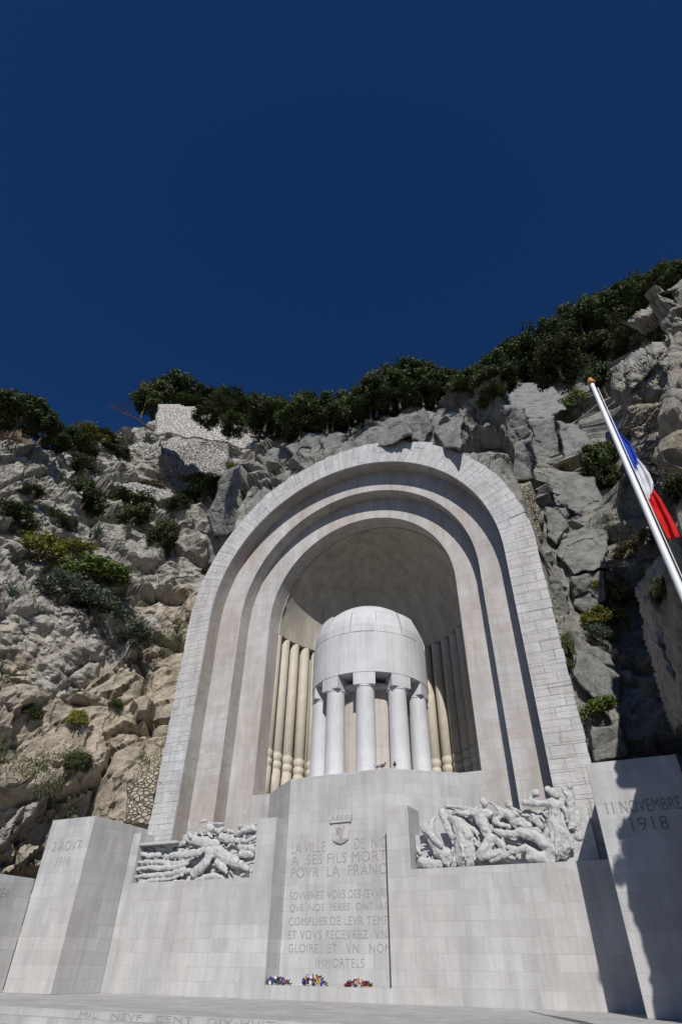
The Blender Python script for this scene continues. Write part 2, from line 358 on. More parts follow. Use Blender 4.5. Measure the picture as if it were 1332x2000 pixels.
# outer arch: rusticated blocks, each its own depth, ragged outer edge where it meets the rock
rnd = random.Random(3)
def outer_arch():
    mb = MB()
    def blk(c, u0, u1, v0, v1, dy):
        # c: 4 corner (x,z) ; front + the little sides
        y = dy; g_ = .012
        pts = [(p[0], y, p[1]) for p in c]
        mb.quad(pts, [(u0,v0),(u1,v0),(u1,v1),(u0,v1)])
        for i in range(4):
            p, q = c[i], c[(i+1) % 4]
            mb.quad([(q[0],y,q[1]),(p[0],y,p[1]),(p[0],.12,p[1]),(q[0],.12,q[1])], [(u0,v0),(u1,v0),(u1,v0+.1),(u0,v0+.1)])
    # jambs
    for sgn in (-1, 1):
        z = 0.0
        while z < Z1 - .05:
            h = min(rnd.choice([.44,.5,.56,.62]), Z1 - z)
            if Z1 - z - h < .2: h = Z1 - z
            cut = rnd.choice([.45,.6,.75,.35,1.0])
            xs = [R1, R1 + (R0-R1)*cut, R0 + rnd.uniform(-.03,.03)] if cut < 1 else [R1, R0 + rnd.uniform(-.03,.03)]
            if xs[-1] - xs[0] < .3: xs = [R1, R0]
            for k in range(len(xs)-1):
                a, b2 = xs[k] + (.010 if k else 0), xs[k+1]
                c = [(sgn*a, z+.010), (sgn*b2, z+.010), (sgn*b2, z+h), (sgn*a, z+h)]
                if sgn < 0: c = [c[1], c[0], c[3], c[2]]
                blk(c, a, b2, z, z+h, rnd.uniform(-.018, .010) if k else rnd.uniform(-.004,.004))
            z += h
    a = 0.0
    while a < math.pi - .01:
        da = min(rnd.choice([.035,.045,.055]), math.pi - a)
        if math.pi - a - da < .02: da = math.pi - a
        up = math.sin(a)
        ro = R0 + rnd.uniform(-.03, .05) + (.16*rnd.random() if up > .8 else 0)
        cut = rnd.uniform(.35, .7)
        xs = [R1, R1 + (ro-R1)*cut, ro]
        for k in range(2):
            p, q = xs[k] + (.010 if k else 0), xs[k+1]
            aa, ab = a + .0010, a + da
            c = [(p*math.cos(aa), Z1+p*math.sin(aa)), (q*math.cos(aa), Z1+q*math.sin(aa)), (q*math.cos(ab), Z1+q*math.sin(ab)), (p*math.cos(ab), Z1+p*math.sin(ab))]
            blk(c, p, q, Z1+9.8*aa, Z1+9.8*ab, rnd.uniform(-.02,.012) if k else rnd.uniform(-.004,.004))
        a += da
    # backing skin just behind, and the outer side running into the rock
    A = arc_curve(R1, Z1, 0); B = arc_curve(R0-.1, Z1, 0)
    for i in range(len(A)-1):
        a_, a2, b_, b2 = A[i], A[i+1], B[i], B[i+1]
        mb.quad([(a_[0],.03,a_[1]),(b_[0],.03,b_[1]),(b2[0],.03,b2[1]),(a2[0],.03,a2[1])], [(0,a_[2]),(1.5,a_[2]),(1.5,a2[2]),(0,a2[2])])
        mb.quad([(b_[0],.03,b_[1]),(b_[0],3,b_[1]),(b2[0],3,b2[1]),(b2[0],.03,b2[1])], [(0,a_[2]),(3,a_[2]),(3,a2[2]),(0,a2[2])])
    return mb
outer_arch().build('outer_arch', M_rough, mem, merge=False)
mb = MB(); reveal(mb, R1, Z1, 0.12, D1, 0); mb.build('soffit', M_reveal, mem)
mb = arch_face(R2, Z2, R1, Z1, D1, 0, '', None); mb.build('middle_arch', M_mid, mem)
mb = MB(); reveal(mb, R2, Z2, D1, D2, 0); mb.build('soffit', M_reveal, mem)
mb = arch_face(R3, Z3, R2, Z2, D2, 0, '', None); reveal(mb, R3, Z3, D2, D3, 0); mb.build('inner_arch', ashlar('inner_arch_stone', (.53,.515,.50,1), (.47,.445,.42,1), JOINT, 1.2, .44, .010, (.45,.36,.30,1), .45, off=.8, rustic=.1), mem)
# niche: half round wall, half dome, floor
RN = 6.0; RW = 6.52; ZC = 17.66     # upper wall and dome; recessed wall behind the columns; soffit over the columns
nic = MB()
for i in range(48):
    a0 = math.pi*i/48; a1 = math.pi*(i+1)/48
    c0, s0, c1, s1 = math.cos(a0), math.sin(a0), math.cos(a1), math.sin(a1)
    nic.quad([(RW*c1,D3+RW*s1,FL-.2),(RW*c0,D3+RW*s0,FL-.2),(RW*c0,D3+RW*s0,ZC),(RW*c1,D3+RW*s1,ZC)], [(RW*a1,FL),(RW*a0,FL),(RW*a0,ZC),(RW*a1,ZC)])
    nic.quad([(RN*c1,D3+RN*s1,ZC),(RN*c0,D3+RN*s0,ZC),(RW*c0,D3+RW*s0,ZC),(RW*c1,D3+RW*s1,ZC)])
    nic.quad([(RN*c1,D3+RN*s1,ZC),(RN*c0,D3+RN*s0,ZC),(RN*c0,D3+RN*s0,Z3),(RN*c1,D3+RN*s1,Z3)], [(RN*a1,ZC),(RN*a0,ZC),(RN*a0,Z3),(RN*a1,Z3)])
    for j in range(16):
        e0 = math.pi/2*j/16; e1 = math.pi/2*(j+1)/16
        P = lambda a, e: (RN*math.cos(a)*math.cos(e), D3+RN*math.sin(a)*math.cos(e), Z3+RN*math.sin(e))
        pts = [P(a1,e0),P(a0,e0),P(a0,e1),P(a1,e1)]
        uv = [(RN*a1,Z3+RN*e0),(RN*a0,Z3+RN*e0),(RN*a0,Z3+RN*e1),(RN*a1,Z3+RN*e1)]
        if j == 15: pts = pts[:3]; uv = uv[:3]
        nic.quad(pts, uv)
    # lip between inner arch and the slightly wider niche
    nic.quad([(R3*c0,D3,Z3+R3*s0),(RN*c0,D3,Z3+RN*s0),(RN*c1,D3,Z3+RN*s1),(R3*c1,D3,Z3+R3*s1)])
for s in (-1, 1):
    nic.quad([(s*R3,D3,FL-.2),(s*RW,D3,FL-.2),(s*RW,D3,ZC),(s*R3,D3,ZC)])
    nic.quad([(s*RN,D3,ZC),(s*R3,D3,ZC),(s*R3,D3,Z3),(s*RN,D3,Z3)])
niche = nic.build('niche', M_niche, mem, smooth=True)
es = niche.modifiers.new('e', 'EDGE_SPLIT'); es.split_angle = R_(35)
# cream engaged columns standing round the niche wall
def niche_column(a):
    mb = MB(); r = .335
    prof = [(0,FL),(r*1.0,FL),(r*.97,FL+1.75),(r*.80,FL+1.80),(r*1.04,FL+1.86),(r*1.06,FL+2.02),(r*1.04,FL+2.16),(r*.80,FL+2.21),(r*1.04,FL+2.27),(r*1.07,FL+2.48),(r*1.04,FL+2.62),
            (r*.80,FL+2.68),(r*.98,FL+2.74),(r*.96,14.0),(r*.95,17.60),(r*.90,17.655),(0,17.655)]
    mb.lathe(prof, 16)
    return mb
proto = None
for k in range(23):
    a = R_(2 + 8*k)
    if proto is None: proto = o = niche_column(a).build('engaged_column', M_cream, mem, smooth=True)
    else: o = proto.copy(); C.objects.link(o); o.parent = mem
    o.location = (6.30*math.cos(a), D3+6.30*math.sin(a), 0)
# parapet and floor below the niche
mb = MB()
mb.quad([(-R3,D2+.002,0),(R3,D2+.002,0),(R3,D2+.002,FL),(-R3,D2+.002,FL)])
mb.quad([(-R3,D2+.002,FL),(R3,D2+.002,FL),(R3,D3+6.6,FL),(-R3,D3+6.6,FL)])
mb.build('parapet', M_wall, mem)
# stele with chamfered sides
mb = MB()
sp = [(-5.0,2.04),(-2.57,0),(2.27,0),(5.0,2.04)]
mb.prism(sp, 0, FL + .004)
stele = mb.build('stele', M_wall, mem)
for s in (-1, 1):
    mb = MB(); x0, x1 = (2.6, 3.56) if s > 0 else (-3.56, -2.585)
    mb.box(x0, x1, -1.0, .3, 0, 6.13); mb.build('flanking_pier', M_wall, mem)
mb = MB(); mb.box(-2.58, 2.6, -.997, .002, 0, .42); mb.build('wreath_ledge', M_wall, mem)
for s in (-1, 1):
    mb = MB()
    x0, x1 = (3.56, 10.8) if s > 0 else (-10.74, -3.56)
    zt = 3.92
    mb.box(x0, x1, -.98, .10, 0, zt)
    if s < 0: mb.box(-10.74, -10.25, -.98, .1, zt, 6.0, 'd')
    mb.build('relief_wall', M_wall, mem)
# ------------------------------------------------------------------ pylons and side walls
def pylon(x0, x1, label):
    e = tag(empty('pylon', ((x0+x1)/2, -2.2, 0)), label, 'pylon', 'pylons flanking the memorial')
    mb = MB(); mb.box(x0-e.location.x, x1-e.location.x, -3.65+2.2, .9+2.2, 0, 6.31)
    o = mb.build('shaft', M_wall, e); bv = o.modifiers.new('b', 'BEVEL'); bv.width = .015; bv.segments = 1
    return e
pyl = pylon(-13.46, -10.76, 'white stone pylon engraved 1914, at the left end of the memorial')
pyr = pylon(10.82, 13.52, 'white stone pylon engraved 11 NOVEMBRE 1918, half in shadow at the right end')
sw = tag(empty('side_wall', (-13.7, -12, 0)), 'lower grey stone side wall running forward from the left pylon', 'wall')
mb = MB(); mb.box(-.5, .22, -10, 8.34, 0, 3.95); mb.build('wall', M_wall, sw)

# ------------------------------------------------------------------ lettering
def text(body, name, x0, x1, z0, z1, y=None, x=None, mat=M_letter, parent=None, face='front', thin=-.008):
    cu = bpy.data.curves.new(name, 'FONT'); cu.body = body; cu.size = 1; cu.extrude = .004; cu.offset = thin
    cu.space_character = 1.06
    o = bpy.data.objects.new(name, cu); C.objects.link(o)
    bpy.context.view_layer.update()
    dg = bpy.context.evaluated_depsgraph_get()
    me = bpy.data.meshes.new_from_object(o.evaluated_get(dg)); me.name = name
    bpy.data.objects.remove(o); bpy.data.curves.remove(cu)
    xs = [v.co.x for v in me.vertices]; ys = [v.co.y for v in me.vertices]
    ax, bx, ay, by = min(xs), max(xs), min(ys), max(ys)
    for v in me.vertices:
        u = (v.co.x - ax)/(bx-ax)*(x1-x0) + x0; h = (v.co.y - ay)/(by-ay)*(z1-z0) + z0; d = v.co.z
        if face == 'front': v.co = (u, y - .005 - d, h)
        else: v.co = (x + .005 + d, u, h)
    me.materials.clear(); me.materials.append(mat)
    t = bpy.data.objects.new(name, me); C.objects.link(t)
    if parent: t.parent = parent; t.matrix_parent_inverse = Matrix.Translation(-parent.location)
    return t
for body, x0, x1, z0, z1 in [
    ('LA VILLE', -2.30, -.66, 4.84, 5.24), ('DE  NICE', .74, 2.42, 4.86, 5.26),
    ('A  SES FILS MORTS', -2.30, 2.42, 4.40, 4.77), ('POVR  LA  FRANCE', -2.28, 2.42, 3.93, 4.31),
    ('SOVVENEZ VOVS DES ŒVVRES', -2.28, 2.36, 3.16, 3.44), ('QVE  NOS  PERES  ONT  AC-', -2.26, 2.36, 2.72, 3.00),
    ('COMPLIES DE LEVR TEMPS', -2.26, 2.34, 2.29, 2.56), ('ET VOVS RECEVREZ  VNE', -2.25, 2.30, 1.85, 2.12),
    ('GLOIRE   ET   VN   NOM', -2.22, 2.24, 1.42, 1.69), ('IMMORTELS', -.95, 1.12, .97, 1.24)]:
    text(body, 'inscription', x0, x1, z0, z1, y=0, parent=stele, mat=M_letterf)
text('2 AOVT', 'inscription', -12.95, -11.15, 4.98, 5.38, y=-3.65, parent=pyl, mat=M_letterf)
text('1914', 'inscription', -12.45, -11.65, 4.36, 4.76, y=-3.65, parent=pyl, mat=M_letterf)
text('11 NOVEMBRE', 'inscription', 11.12, 13.22, 4.78, 5.13, y=-3.65, parent=pyr)
text('1918', 'inscription', 11.70, 12.72, 4.28, 4.64, y=-3.65, parent=pyr)
text('ARMEE DE MER', 'inscription', -7.6, -4.75, 3.15, 3.45, x=-13.48, face='side', parent=sw, mat=M_letterf)
t_ = text('MIL   NEVF   CENT   DIX-HVIT', 'inscription', -2.75, 3.3, -.145, -.02, y=-9.9, mat=M_letterf, thin=0)
t_.parent = steps

# ------------------------------------------------------------------ coat of arms on the stele
crest = MB()
def sh(pts, y0, y1): 
    n = len(pts)
    crest.quad([(p[0], y0, p[1]) for p in pts])
    for i in range(n):
        a, b = pts[i], pts[(i+1)%n]; crest.quad([(b[0],y0,b[1]),(a[0],y0,a[1]),(a[0],y1,a[1]),(b[0],y1,b[1])])
CX = .10
def shx(pts, y0, y1): sh([(p[0]+CX, p[1]) for p in pts], y0, y1)
shx([(-.36,5.22),(-.16,5.12),(0,5.06),(.16,5.12),(.36,5.22),(.42,5.36),(.42,5.84),(-.42,5.84),(-.42,5.36)], -.05, .01)
cr = crest.build('coat_of_arms', plain('pink_tinted_stone', (.49,.46,.448), .8, .2, .2, 6, .3), stele)
crest = MB()   # mural crown
shx([(-.50,5.90),(.50,5.90),(.54,6.02),(-.54,6.02)], -.09, .01)
for k in range(5):
    x = -.54 + k*.235; shx([(x,6.02),(x+.14,6.02),(x+.14,6.18),(x,6.18)], -.10, .01)
crown = crest.build('crown', M_wall, cr)
crest = MB()   # bird with raised wings, turned to one side, standing on three hills
shx([(-.30,5.22),(-.16,5.30),(-.04,5.22),(.06,5.32),(.18,5.22),(.26,5.28),(.34,5.24),(.20,5.14),(0,5.09),(-.2,5.14)], -.075, -.045)
shx([(-.07,5.30),(.03,5.26),(.09,5.36),(.08,5.50),(.16,5.66),(.20,5.78),(.10,5.72),(.03,5.60),(.02,5.68),(-.06,5.74),(-.12,5.69),(-.06,5.66),(-.05,5.58),(-.14,5.68),(-.24,5.72),(-.20,5.56),(-.10,5.42)], -.075, -.045)
crest.build('bird_emblem', plain('pink_brown_emblem', (.38,.34,.33), .8, .2, .2, 6, .3), cr)

# ------------------------------------------------------------------ tholos (domed rotunda in the niche)
TX, TY = 0.0, 3.72
tho = tag(empty('domed_rotunda', (TX, TY, FL)), 'white domed stone rotunda on round columns standing inside the niche', 'rotunda')
mb = MB(); mb.lathe([(0,0),(2.0,0),(2.0,4.9),(0,4.9)], 40, us=1)
mb.build('inner_core', ashlar('core_stone', (.56,.51,.46,1), (.52,.47,.43,1), (.36,.32,.28,1), 1.2, .6, .01, None, 0, stainamt=.2), tho)
colp = None
for k in range(10):
    a = R_(-90 + 18 + 36*k)
    if colp is None:
        mb = MB(); r = .50
        prof = [(0,0),(r*1.05,0),(r*1.05,.12),(r,.18),(r*.985,2.2),(r*.93,4.22),(r*1.0,4.26),(r*1.0,4.34),(0,4.34)]
        mb.lathe(prof, 24); colp = o = mb.build('column', M_drum, tho, smooth=True)
        es = o.modifiers.new('e', 'EDGE_SPLIT'); es.split_angle = R_(40)
    else:
        o = colp.copy(); C.objects.link(o); o.parent = tho
    o.location = (2.72*math.cos(a), 2.72*math.sin(a), 0)
def ringblk(mb, a0, a1, r0, r1, z0, z1, n=4):
    for i in range(n):
        t0 = a0+(a1-a0)*i/n; t1 = a0+(a1-a0)*(i+1)/n
        def P(r, t, z): return (r*math.cos(t), r*math.sin(t), z)
        u = lambda t: r1*t
        mb.quad([P(r1,t0,z0),P(r1,t1,z0),P(r1,t1,z1),P(r1,t0,z1)], [(u(t0),z0),(u(t1),z0),(u(t1),z1),(u(t0),z1)])
        mb.quad([P(r0,t1,z0),P(r0,t0,z0),P(r0,t0,z1),P(r0,t1,z1)])
        mb.quad([P(r0,t0,z0),P(r0,t1,z0),P(r1,t1,z0),P(r1,t0,z0)])
        mb.quad([P(r1,t0,z1),P(r1,t1,z1),P(r0,t1,z1),P(r0,t0,z1)])
    mb.quad([P(r0,a0,z0),P(r1,a0,z0),P(r1,a0,z1),P(r0,a0,z1)]); mb.quad([P(r1,a1,z0),P(r0,a1,z0),P(r0,a1,z1),P(r1,a1,z1)])
cap0 = None
for k in range(10):
    a = R_(-90 + 18 + 36*k)
    mb = MB(); h = R_(10.2); ringblk(mb, a-h, a+h, 2.0, 3.215, 4.343, 4.98, 5)
    mb.build('capital_block', M_drum, tho)
mb = MB(); mb.lathe([(1.2,4.985),(3.235,4.985),(3.235,7.25),(3.16,7.27),(3.16,7.30)], 64)
mb.lathe([(2.0,4.45),(2.55,4.45),(2.55,4.62),(2.0,4.62)], 48)
mb.build('drum', M_drum, tho)
def incl(mb, a0, a1, prof_out, depth, n=4):
    """curved block following the sloping foot of the dome"""
    def P(r, t, z): return (r*math.cos(t), r*math.sin(t), z)
    for i in range(n):
        t0 = a0+(a1-a0)*i/n; t1 = a0+(a1-a0)*(i+1)/n
        for (ra, za), (rb, zb) in zip(prof_out, prof_out[1:]):
            mb.quad([P(ra,t0,za),P(ra,t1,za),P(rb,t1,zb),P(rb,t0,zb)], [(ra*t0,za),(ra*t1,za),(ra*t1,zb),(ra*t0,zb)])
        rt, zt = prof_out[-1]; rb, zb = prof_out[0]
        mb.quad([P(rt,t0,zt),P(rt,t1,zt),P(rt-depth,t1,zt-.02),P(rt-depth,t0,zt-.02)])
        mb.quad([P(rb-depth,t0,zb),P(rb-depth,t1,zb),P(rb,t1,zb),P(rb,t0,zb)])
    for t, sg in ((a0, 1), (a1, -1)):
        q = [P(r, t, z) for r, z in prof_out] + [P(prof_out[-1][0]-depth, t, prof_out[-1][1]-.02), P(prof_out[0][0]-depth, t, prof_out[0][1])]
        mb.quad(q if sg > 0 else q[::-1])
for k in range(14):
    a = R_(360/14*k + 5); mb = MB(); h = R_(360/28 - (1.2 if k % 2 else .5)); e_ = .06 if k % 2 else 0
    incl(mb, a-h, a+h, [(3.20+e_*.4,7.30),(3.17+e_,7.75),(3.04+e_,8.25),(2.84+e_,8.72+e_)], .35)
    mb.build('dome_foot_block', M_drum, tho)
mb = MB(); prof = [(3.10,7.28)]
for j in range(14):
    e = math.pi/2*j/13; prof.append((3.10*math.cos(e)**.9 if j < 13 else 0, 7.4 + 2.62*math.sin(e)))
mb.lathe(prof, 48); mb.build('dome', M_drum, tho, smooth=False)

# ------------------------------------------------------------------ the cliff
def interp(tab, x):
    if x <= tab[0][0]:
        (a, b), (c, d) = tab[0], tab[1]; return b + (x-a)*(d-b)/(c-a)
    for (a, b), (c, d) in zip(tab, tab[1:]):
        if x <= c: return b + (d-b)*(x-a)/(c-a)
    (a, b), (c, d) = tab[-2], tab[-1]; return d + (x-c)*(d-b)/(c-a)
RIM = [(-300,850),(0,868),(80,900),(130,880),(200,860),(290,828),(440,845),(560,868),(620,858),(700,820),(780,800),(860,792),(920,780),(1000,762),(1090,750),(1140,705),(1200,650),(1260,610),(1332,575),(1420,540)]
plan = [(-40,-46),(-27,-30),(-20.5,-17),(-17,-8.5),(-14.6,-2.2),(-11.4,.7),(-8,1.0),(0,1.0),(8,1.0),(10.9,.8),(12.3,2.4),(13.9,2.6),(15.0,.2),(14.9,-3.2),(14.35,-6.8),(14.2,-9.6),(14.6,-11.9),(18,-13),(22,-13.5),(34,-14),(48,-16)]
def chaikin(p, n=2):
    for _ in range(n):
        q = [p[0]]
        for a, b in zip(p, p[1:]):
            q.append((a[0]*.75+b[0]*.25, a[1]*.75+b[1]*.25)); q.append((a[0]*.25+b[0]*.75, a[1]*.25+b[1]*.75))
        q.append(p[-1]); p = q
    return p
pl = [Vector((a, b, 0)) for a, b in chaikin(plan)]
cum = [0]
for a, b in zip(pl, pl[1:]): cum.append(cum[-1] + (b-a).length)
nrm = []
for i in range(len(pl)):
    a = pl[max(0,i-3)]; b = pl[min(len(pl)-1,i+3)]; d = (b-a).normalized(); nrm.append(Vector((-d.y, d.x, 0)))
def plan_at(u):
    for i in range(len(cum)-1):
        if u <= cum[i+1]:
            f = (u-cum[i])/(cum[i+1]-cum[i]); return pl[i].lerp(pl[i+1], f), nrm[i].lerp(nrm[i+1], f).normalized()
    return pl[-1], nrm[-1]
def lean(x, z):
    # how far the face steps back with height: left bay, above the arch, right mass
    L = .10*max(0, z-4) + .30*max(0, z-13) + .18*max(0, z-22)
    T = .0*max(0, z-28) + .22*max(0, z-30) + .25*max(0, z-35)
    Rr = .34*max(0, z-8.3) + .28*max(0, z-26)
    if x < -11: return L
    if x < -9: k = (x+11)/2; return L*(1-k) + T*k
    if x < 10.6: return T
    if x < 13: k = (x-10.6)/2.4; return T*(1-k) + Rr*k
    return Rr
def base_pt(u, z):
    p, n = plan_at(u); q = p + n*lean(p.x, z); q.z = z; return q, n, p
NU = 820; U0, U1 = 0, cum[-1]
NZ = 330
def _h(ix, iy, iz, k):
    n = (ix*73856093) ^ (iy*19349663) ^ (iz*83492791) ^ (k*2654435)
    n = (n ^ (n >> 13)) * 1274126177 & 0x7fffffff
    return ((n ^ (n >> 16)) & 0xffff)/65535.0
def vor(P):
    """own cellular noise: (F1, F2, cell point, cell key)"""
    ix, iy, iz = math.floor(P.x), math.floor(P.y), math.floor(P.z)
    b1 = b2 = 9e9; bp = None; bk = None
    for i in (ix-1, ix, ix+1):
        for j in (iy-1, iy, iy+1):
            for k in (iz-1, iz, iz+1):
                x = i + _h(i,j,k,1); y = j + _h(i,j,k,2); z = k + _h(i,j,k,3)
                d = (x-P.x)**2 + (y-P.y)**2 + (z-P.z)**2
                if d < b1: b2 = b1; b1 = d; bp = (x,y,z); bk = (i,j,k)
                elif d < b2: b2 = d
    return math.sqrt(b1), math.sqrt(b2), Vector(bp), bk
import numpy as np
def vor_np(P):
    I = np.floor(P).astype(np.int64); n = len(P)
    b1 = np.full(n, 9e9); b2 = np.full(n, 9e9); bp = np.zeros((n,3)); bk = np.zeros((n,3), np.int64)
    def H(i, j, k, s):
        m = (i*73856093) ^ (j*19349663) ^ (k*83492791) ^ (s*2654435)
        m = ((m ^ (m >> 13)) * 1274126177) & 0x7fffffff
        return ((m ^ (m >> 16)) & 0xffff)/65535.0
    for a in (-1,0,1):
        for b in (-1,0,1):
            for c in (-1,0,1):
                i = I[:,0]+a; j = I[:,1]+b; k = I[:,2]+c
                q = np.stack([i+H(i,j,k,1), j+H(i,j,k,2), k+H(i,j,k,3)], 1)
                d = ((q-P)**2).sum(1); m1 = d < b1
                b2 = np.where(m1, b1, np.minimum(b2, d)); b1 = np.where(m1, d, b1)
                bp[m1] = q[m1]; bk[m1] = np.stack([i,j,k],1)[m1]
    R = [H(bk[:,0], bk[:,1], bk[:,2], s) for s in (5,6,7,8)]
    return np.sqrt(b1), np.sqrt(b2), bp, R
def ss(x): x = np.clip(x, 0, 1); return x*x*(3-2*x)
def disp_all(PP):
    """outward displacement of the rock in metres for a list of points: big tilted beds, smaller blocks, cracks, roughness"""
    P = np.array([tuple(p) for p in PP])
    W = np.array([tuple(p + noise.noise_vector(p*.22)*1.2 + noise.noise_vector(p*.9)*.10) for p in PP])
    def lay(M, o, amp, tilt, crack, cw):
        Q = W @ np.array(M).T + np.array(o)
        d0, d1, c, R = vor_np(Q); e = d1-d0
        n = np.stack([R[1]-.5, R[2]-.5, R[3]-.5], 1)
        return (R[0]-.5)*amp*ss(e/.16) + (n*(Q-c)).sum(1)*tilt - crack*(1-ss(e/cw))
    t1 = lay([[.17,0,.09],[0,.17,0],[-.07,0,.21]], (0,0,0), 1.9, 3.6, .75, .045)
    t2 = lay([[.42,0,.22],[0,.42,0],[-.18,0,.46]], (9,3,1), .85, 2.1, .40, .055)
    t2b = lay([[1.1,0,.5],[0,1.1,0],[-.5,0,1.2]], (2,7,5), .30, .85, .12, .07)
    msk = ss((np.array([noise.noise(p*.13 + Vector((4,4,4))) for p in PP])+.25)*1.6)
    t3 = np.array([noise.fractal(p*1.5, 1.0, 2.1, 5) for p in PP])*.13*(.5+msk) + np.array([noise.fractal(p*.12, 1, 2, 3) for p in PP])*1.2
    return t1 + t2*(.6+.4*msk) + t2b*(.30+.55*msk) + t3
verts = []; tans = []; greys = []
cols = []
for i in range(NU+1):
    u = U0 + (U1-U0)*i/NU
    zr = 62.0
    for k in range(400):
        z = 14 + k*.25
        q, n, p = base_pt(u, z); pr_ = project(q)
        if pr_ and pr_[1] <= interp(RIM, max(-400, min(1500, pr_[0]))): zr = z; break
    cols.append(zr)
# smooth rim
for _ in range(6): cols = [cols[0]] + [(cols[i-1]+cols[i]+cols[i+1])/3 for i in range(1, NU)] + [cols[-1]]
DZ = .17; rows = int((max(cols)+14)/DZ); print('rim', min(cols), max(cols), rows)
BQ = []
for i in range(NU+1):
    u = U0 + (U1-U0)*i/NU; zr = cols[i]
    for j in range(rows+1):
        z = j*DZ; k = z - zr
        q, n, p = base_pt(u, min(z, zr))
        if k > 0: q = q + n*(k*1.6); q.z = zr + .10*k
        BQ.append((q, n, p))
DS = disp_all([b[0] for b in BQ])
for (q, n, p), dpt in zip(BQ, DS):
        # keep the rock behind the arch's outer edge
        rr = math.hypot(q.x, max(0, q.z - Z1)) if abs(p.x) < 14 else 99
        edge = 1.0
        if abs(p.x) < 15 and q.z < 31:
            edge = max(.16, min(1, (rr - 10.9)/3.0))
        dpt = float(dpt)*edge
        if q.z < 8 and p.x < -10: dpt = min(dpt, .2 + .1*q.z)
        if p.x > 12 and p.y < 1: dpt = dpt*(.35 + .4*min(1, max(0, (q.z-16)/6))) + .15 + .30*math.exp(-((q.z-6)/2.5)**2)
        n2 = (n + Vector((0, 0, -.25)) ).normalized()
        v = q - n2*dpt
        verts.append(v)
        tn = 0.0
        if p.x < -9: tn = .30*max(0, min(1, (20 - q.z)/9)) + (.16 if p.x > -13.5 and q.z < 24 else 0) - .06
        elif p.x < 10.5: tn = -.25
        elif q.z > 10: tn = -.12 if p.x < 13.8 else .06
        else: tn = .05
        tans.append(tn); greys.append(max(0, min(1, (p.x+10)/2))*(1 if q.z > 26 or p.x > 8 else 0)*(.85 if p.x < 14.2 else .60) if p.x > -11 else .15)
faces = []
W_ = rows+1
for i in range(NU):
    for j in range(rows):
        a = i*W_+j; b = (i+1)*W_+j
        c = (verts[a]+verts[b+1])*.5
        if abs(c.x) < 10.45 and c.y > -1 and c.y < 6 and (c.z < Z1 or math.hypot(c.x, c.z-Z1) < 10.45): continue
        faces.append((a, b, b+1, a+1))
me = bpy.data.meshes.new('cliff'); me.from_pydata([tuple(v) for v in verts], [], faces)
at = me.attributes.new('tan', 'FLOAT', 'POINT'); at.data.foreach_set('value', tans)
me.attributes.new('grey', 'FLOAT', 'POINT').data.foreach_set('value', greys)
me.materials.append(M_cliff)
cliff = bpy.data.objects.new('cliff', me); C.objects.link(cliff); tag(cliff, kind=GR)
BV = BVHTree.FromPolygons(verts, faces)
def hit(px, py, dflt=None):
    d = ray(px, py); loc, n, idx, dist = BV.ray_cast(EYE, d)
    if loc is None or (abs(loc.x) < 10.7 and loc.z < 28 and loc.y > 3): 
        return at_y(px, py, .2 if dflt is None else dflt), Vector((0,-1,0))
    return loc, n
def surf_dist(px, py, dflt=None):
    p, n = hit(px, py, dflt); return (p-EYE).length
# ------------------------------------------------------------------ blocks of rock and draped masonry traced on the face
def inside(poly, x, y):
    r = False; j = len(poly)-1
    for i in range(len(poly)):
        xi, yi = poly[i]; xj, yj = poly[j]
        if (yi > y) != (yj > y) and x < (xj-xi)*(y-yi)/(yj-yi)+xi: r = not r
        j = i
    return r
def edged(poly, x, y):
    best = 1e9
    for i in range(len(poly)):
        ax, ay = poly[i]; bx, by = poly[(i+1)%len(poly)]
        dx, dy = bx-ax, by-ay; t = max(0, min(1, ((x-ax)*dx+(y-ay)*dy)/(dx*dx+dy*dy)))
        best = min(best, math.hypot(x-ax-t*dx, y-ay-t*dy))
    return best
def fit_plane(poly, dflt):
    pts = []
    cx = sum(p[0] for p in poly)/len(poly); cy = sum(p[1] for p in poly)/len(poly)
    for (x, y) in poly + [(cx, cy)] + [((x+cx)/2, (y+cy)/2) for x, y in poly]:
        x2, y2 = cx+(x-cx)*.85, cy+(y-cy)*.85
        p, n = hit(x2, y2, dflt); pts.append(p)
    c = sum(pts, Vector())/len(pts)
    # drop outliers, average normal from covariance
    import numpy as np
    A = np.array([tuple(p-c) for p in pts]); u_, s_, vt = np.linalg.svd(A); n = Vector(vt[2])
    v = (EYE - c).normalized()
    if n.dot(v) < 0: n = -n
    if n.dot(v) < .35: n = (n + v*.9).normalized()
    return c, n, v
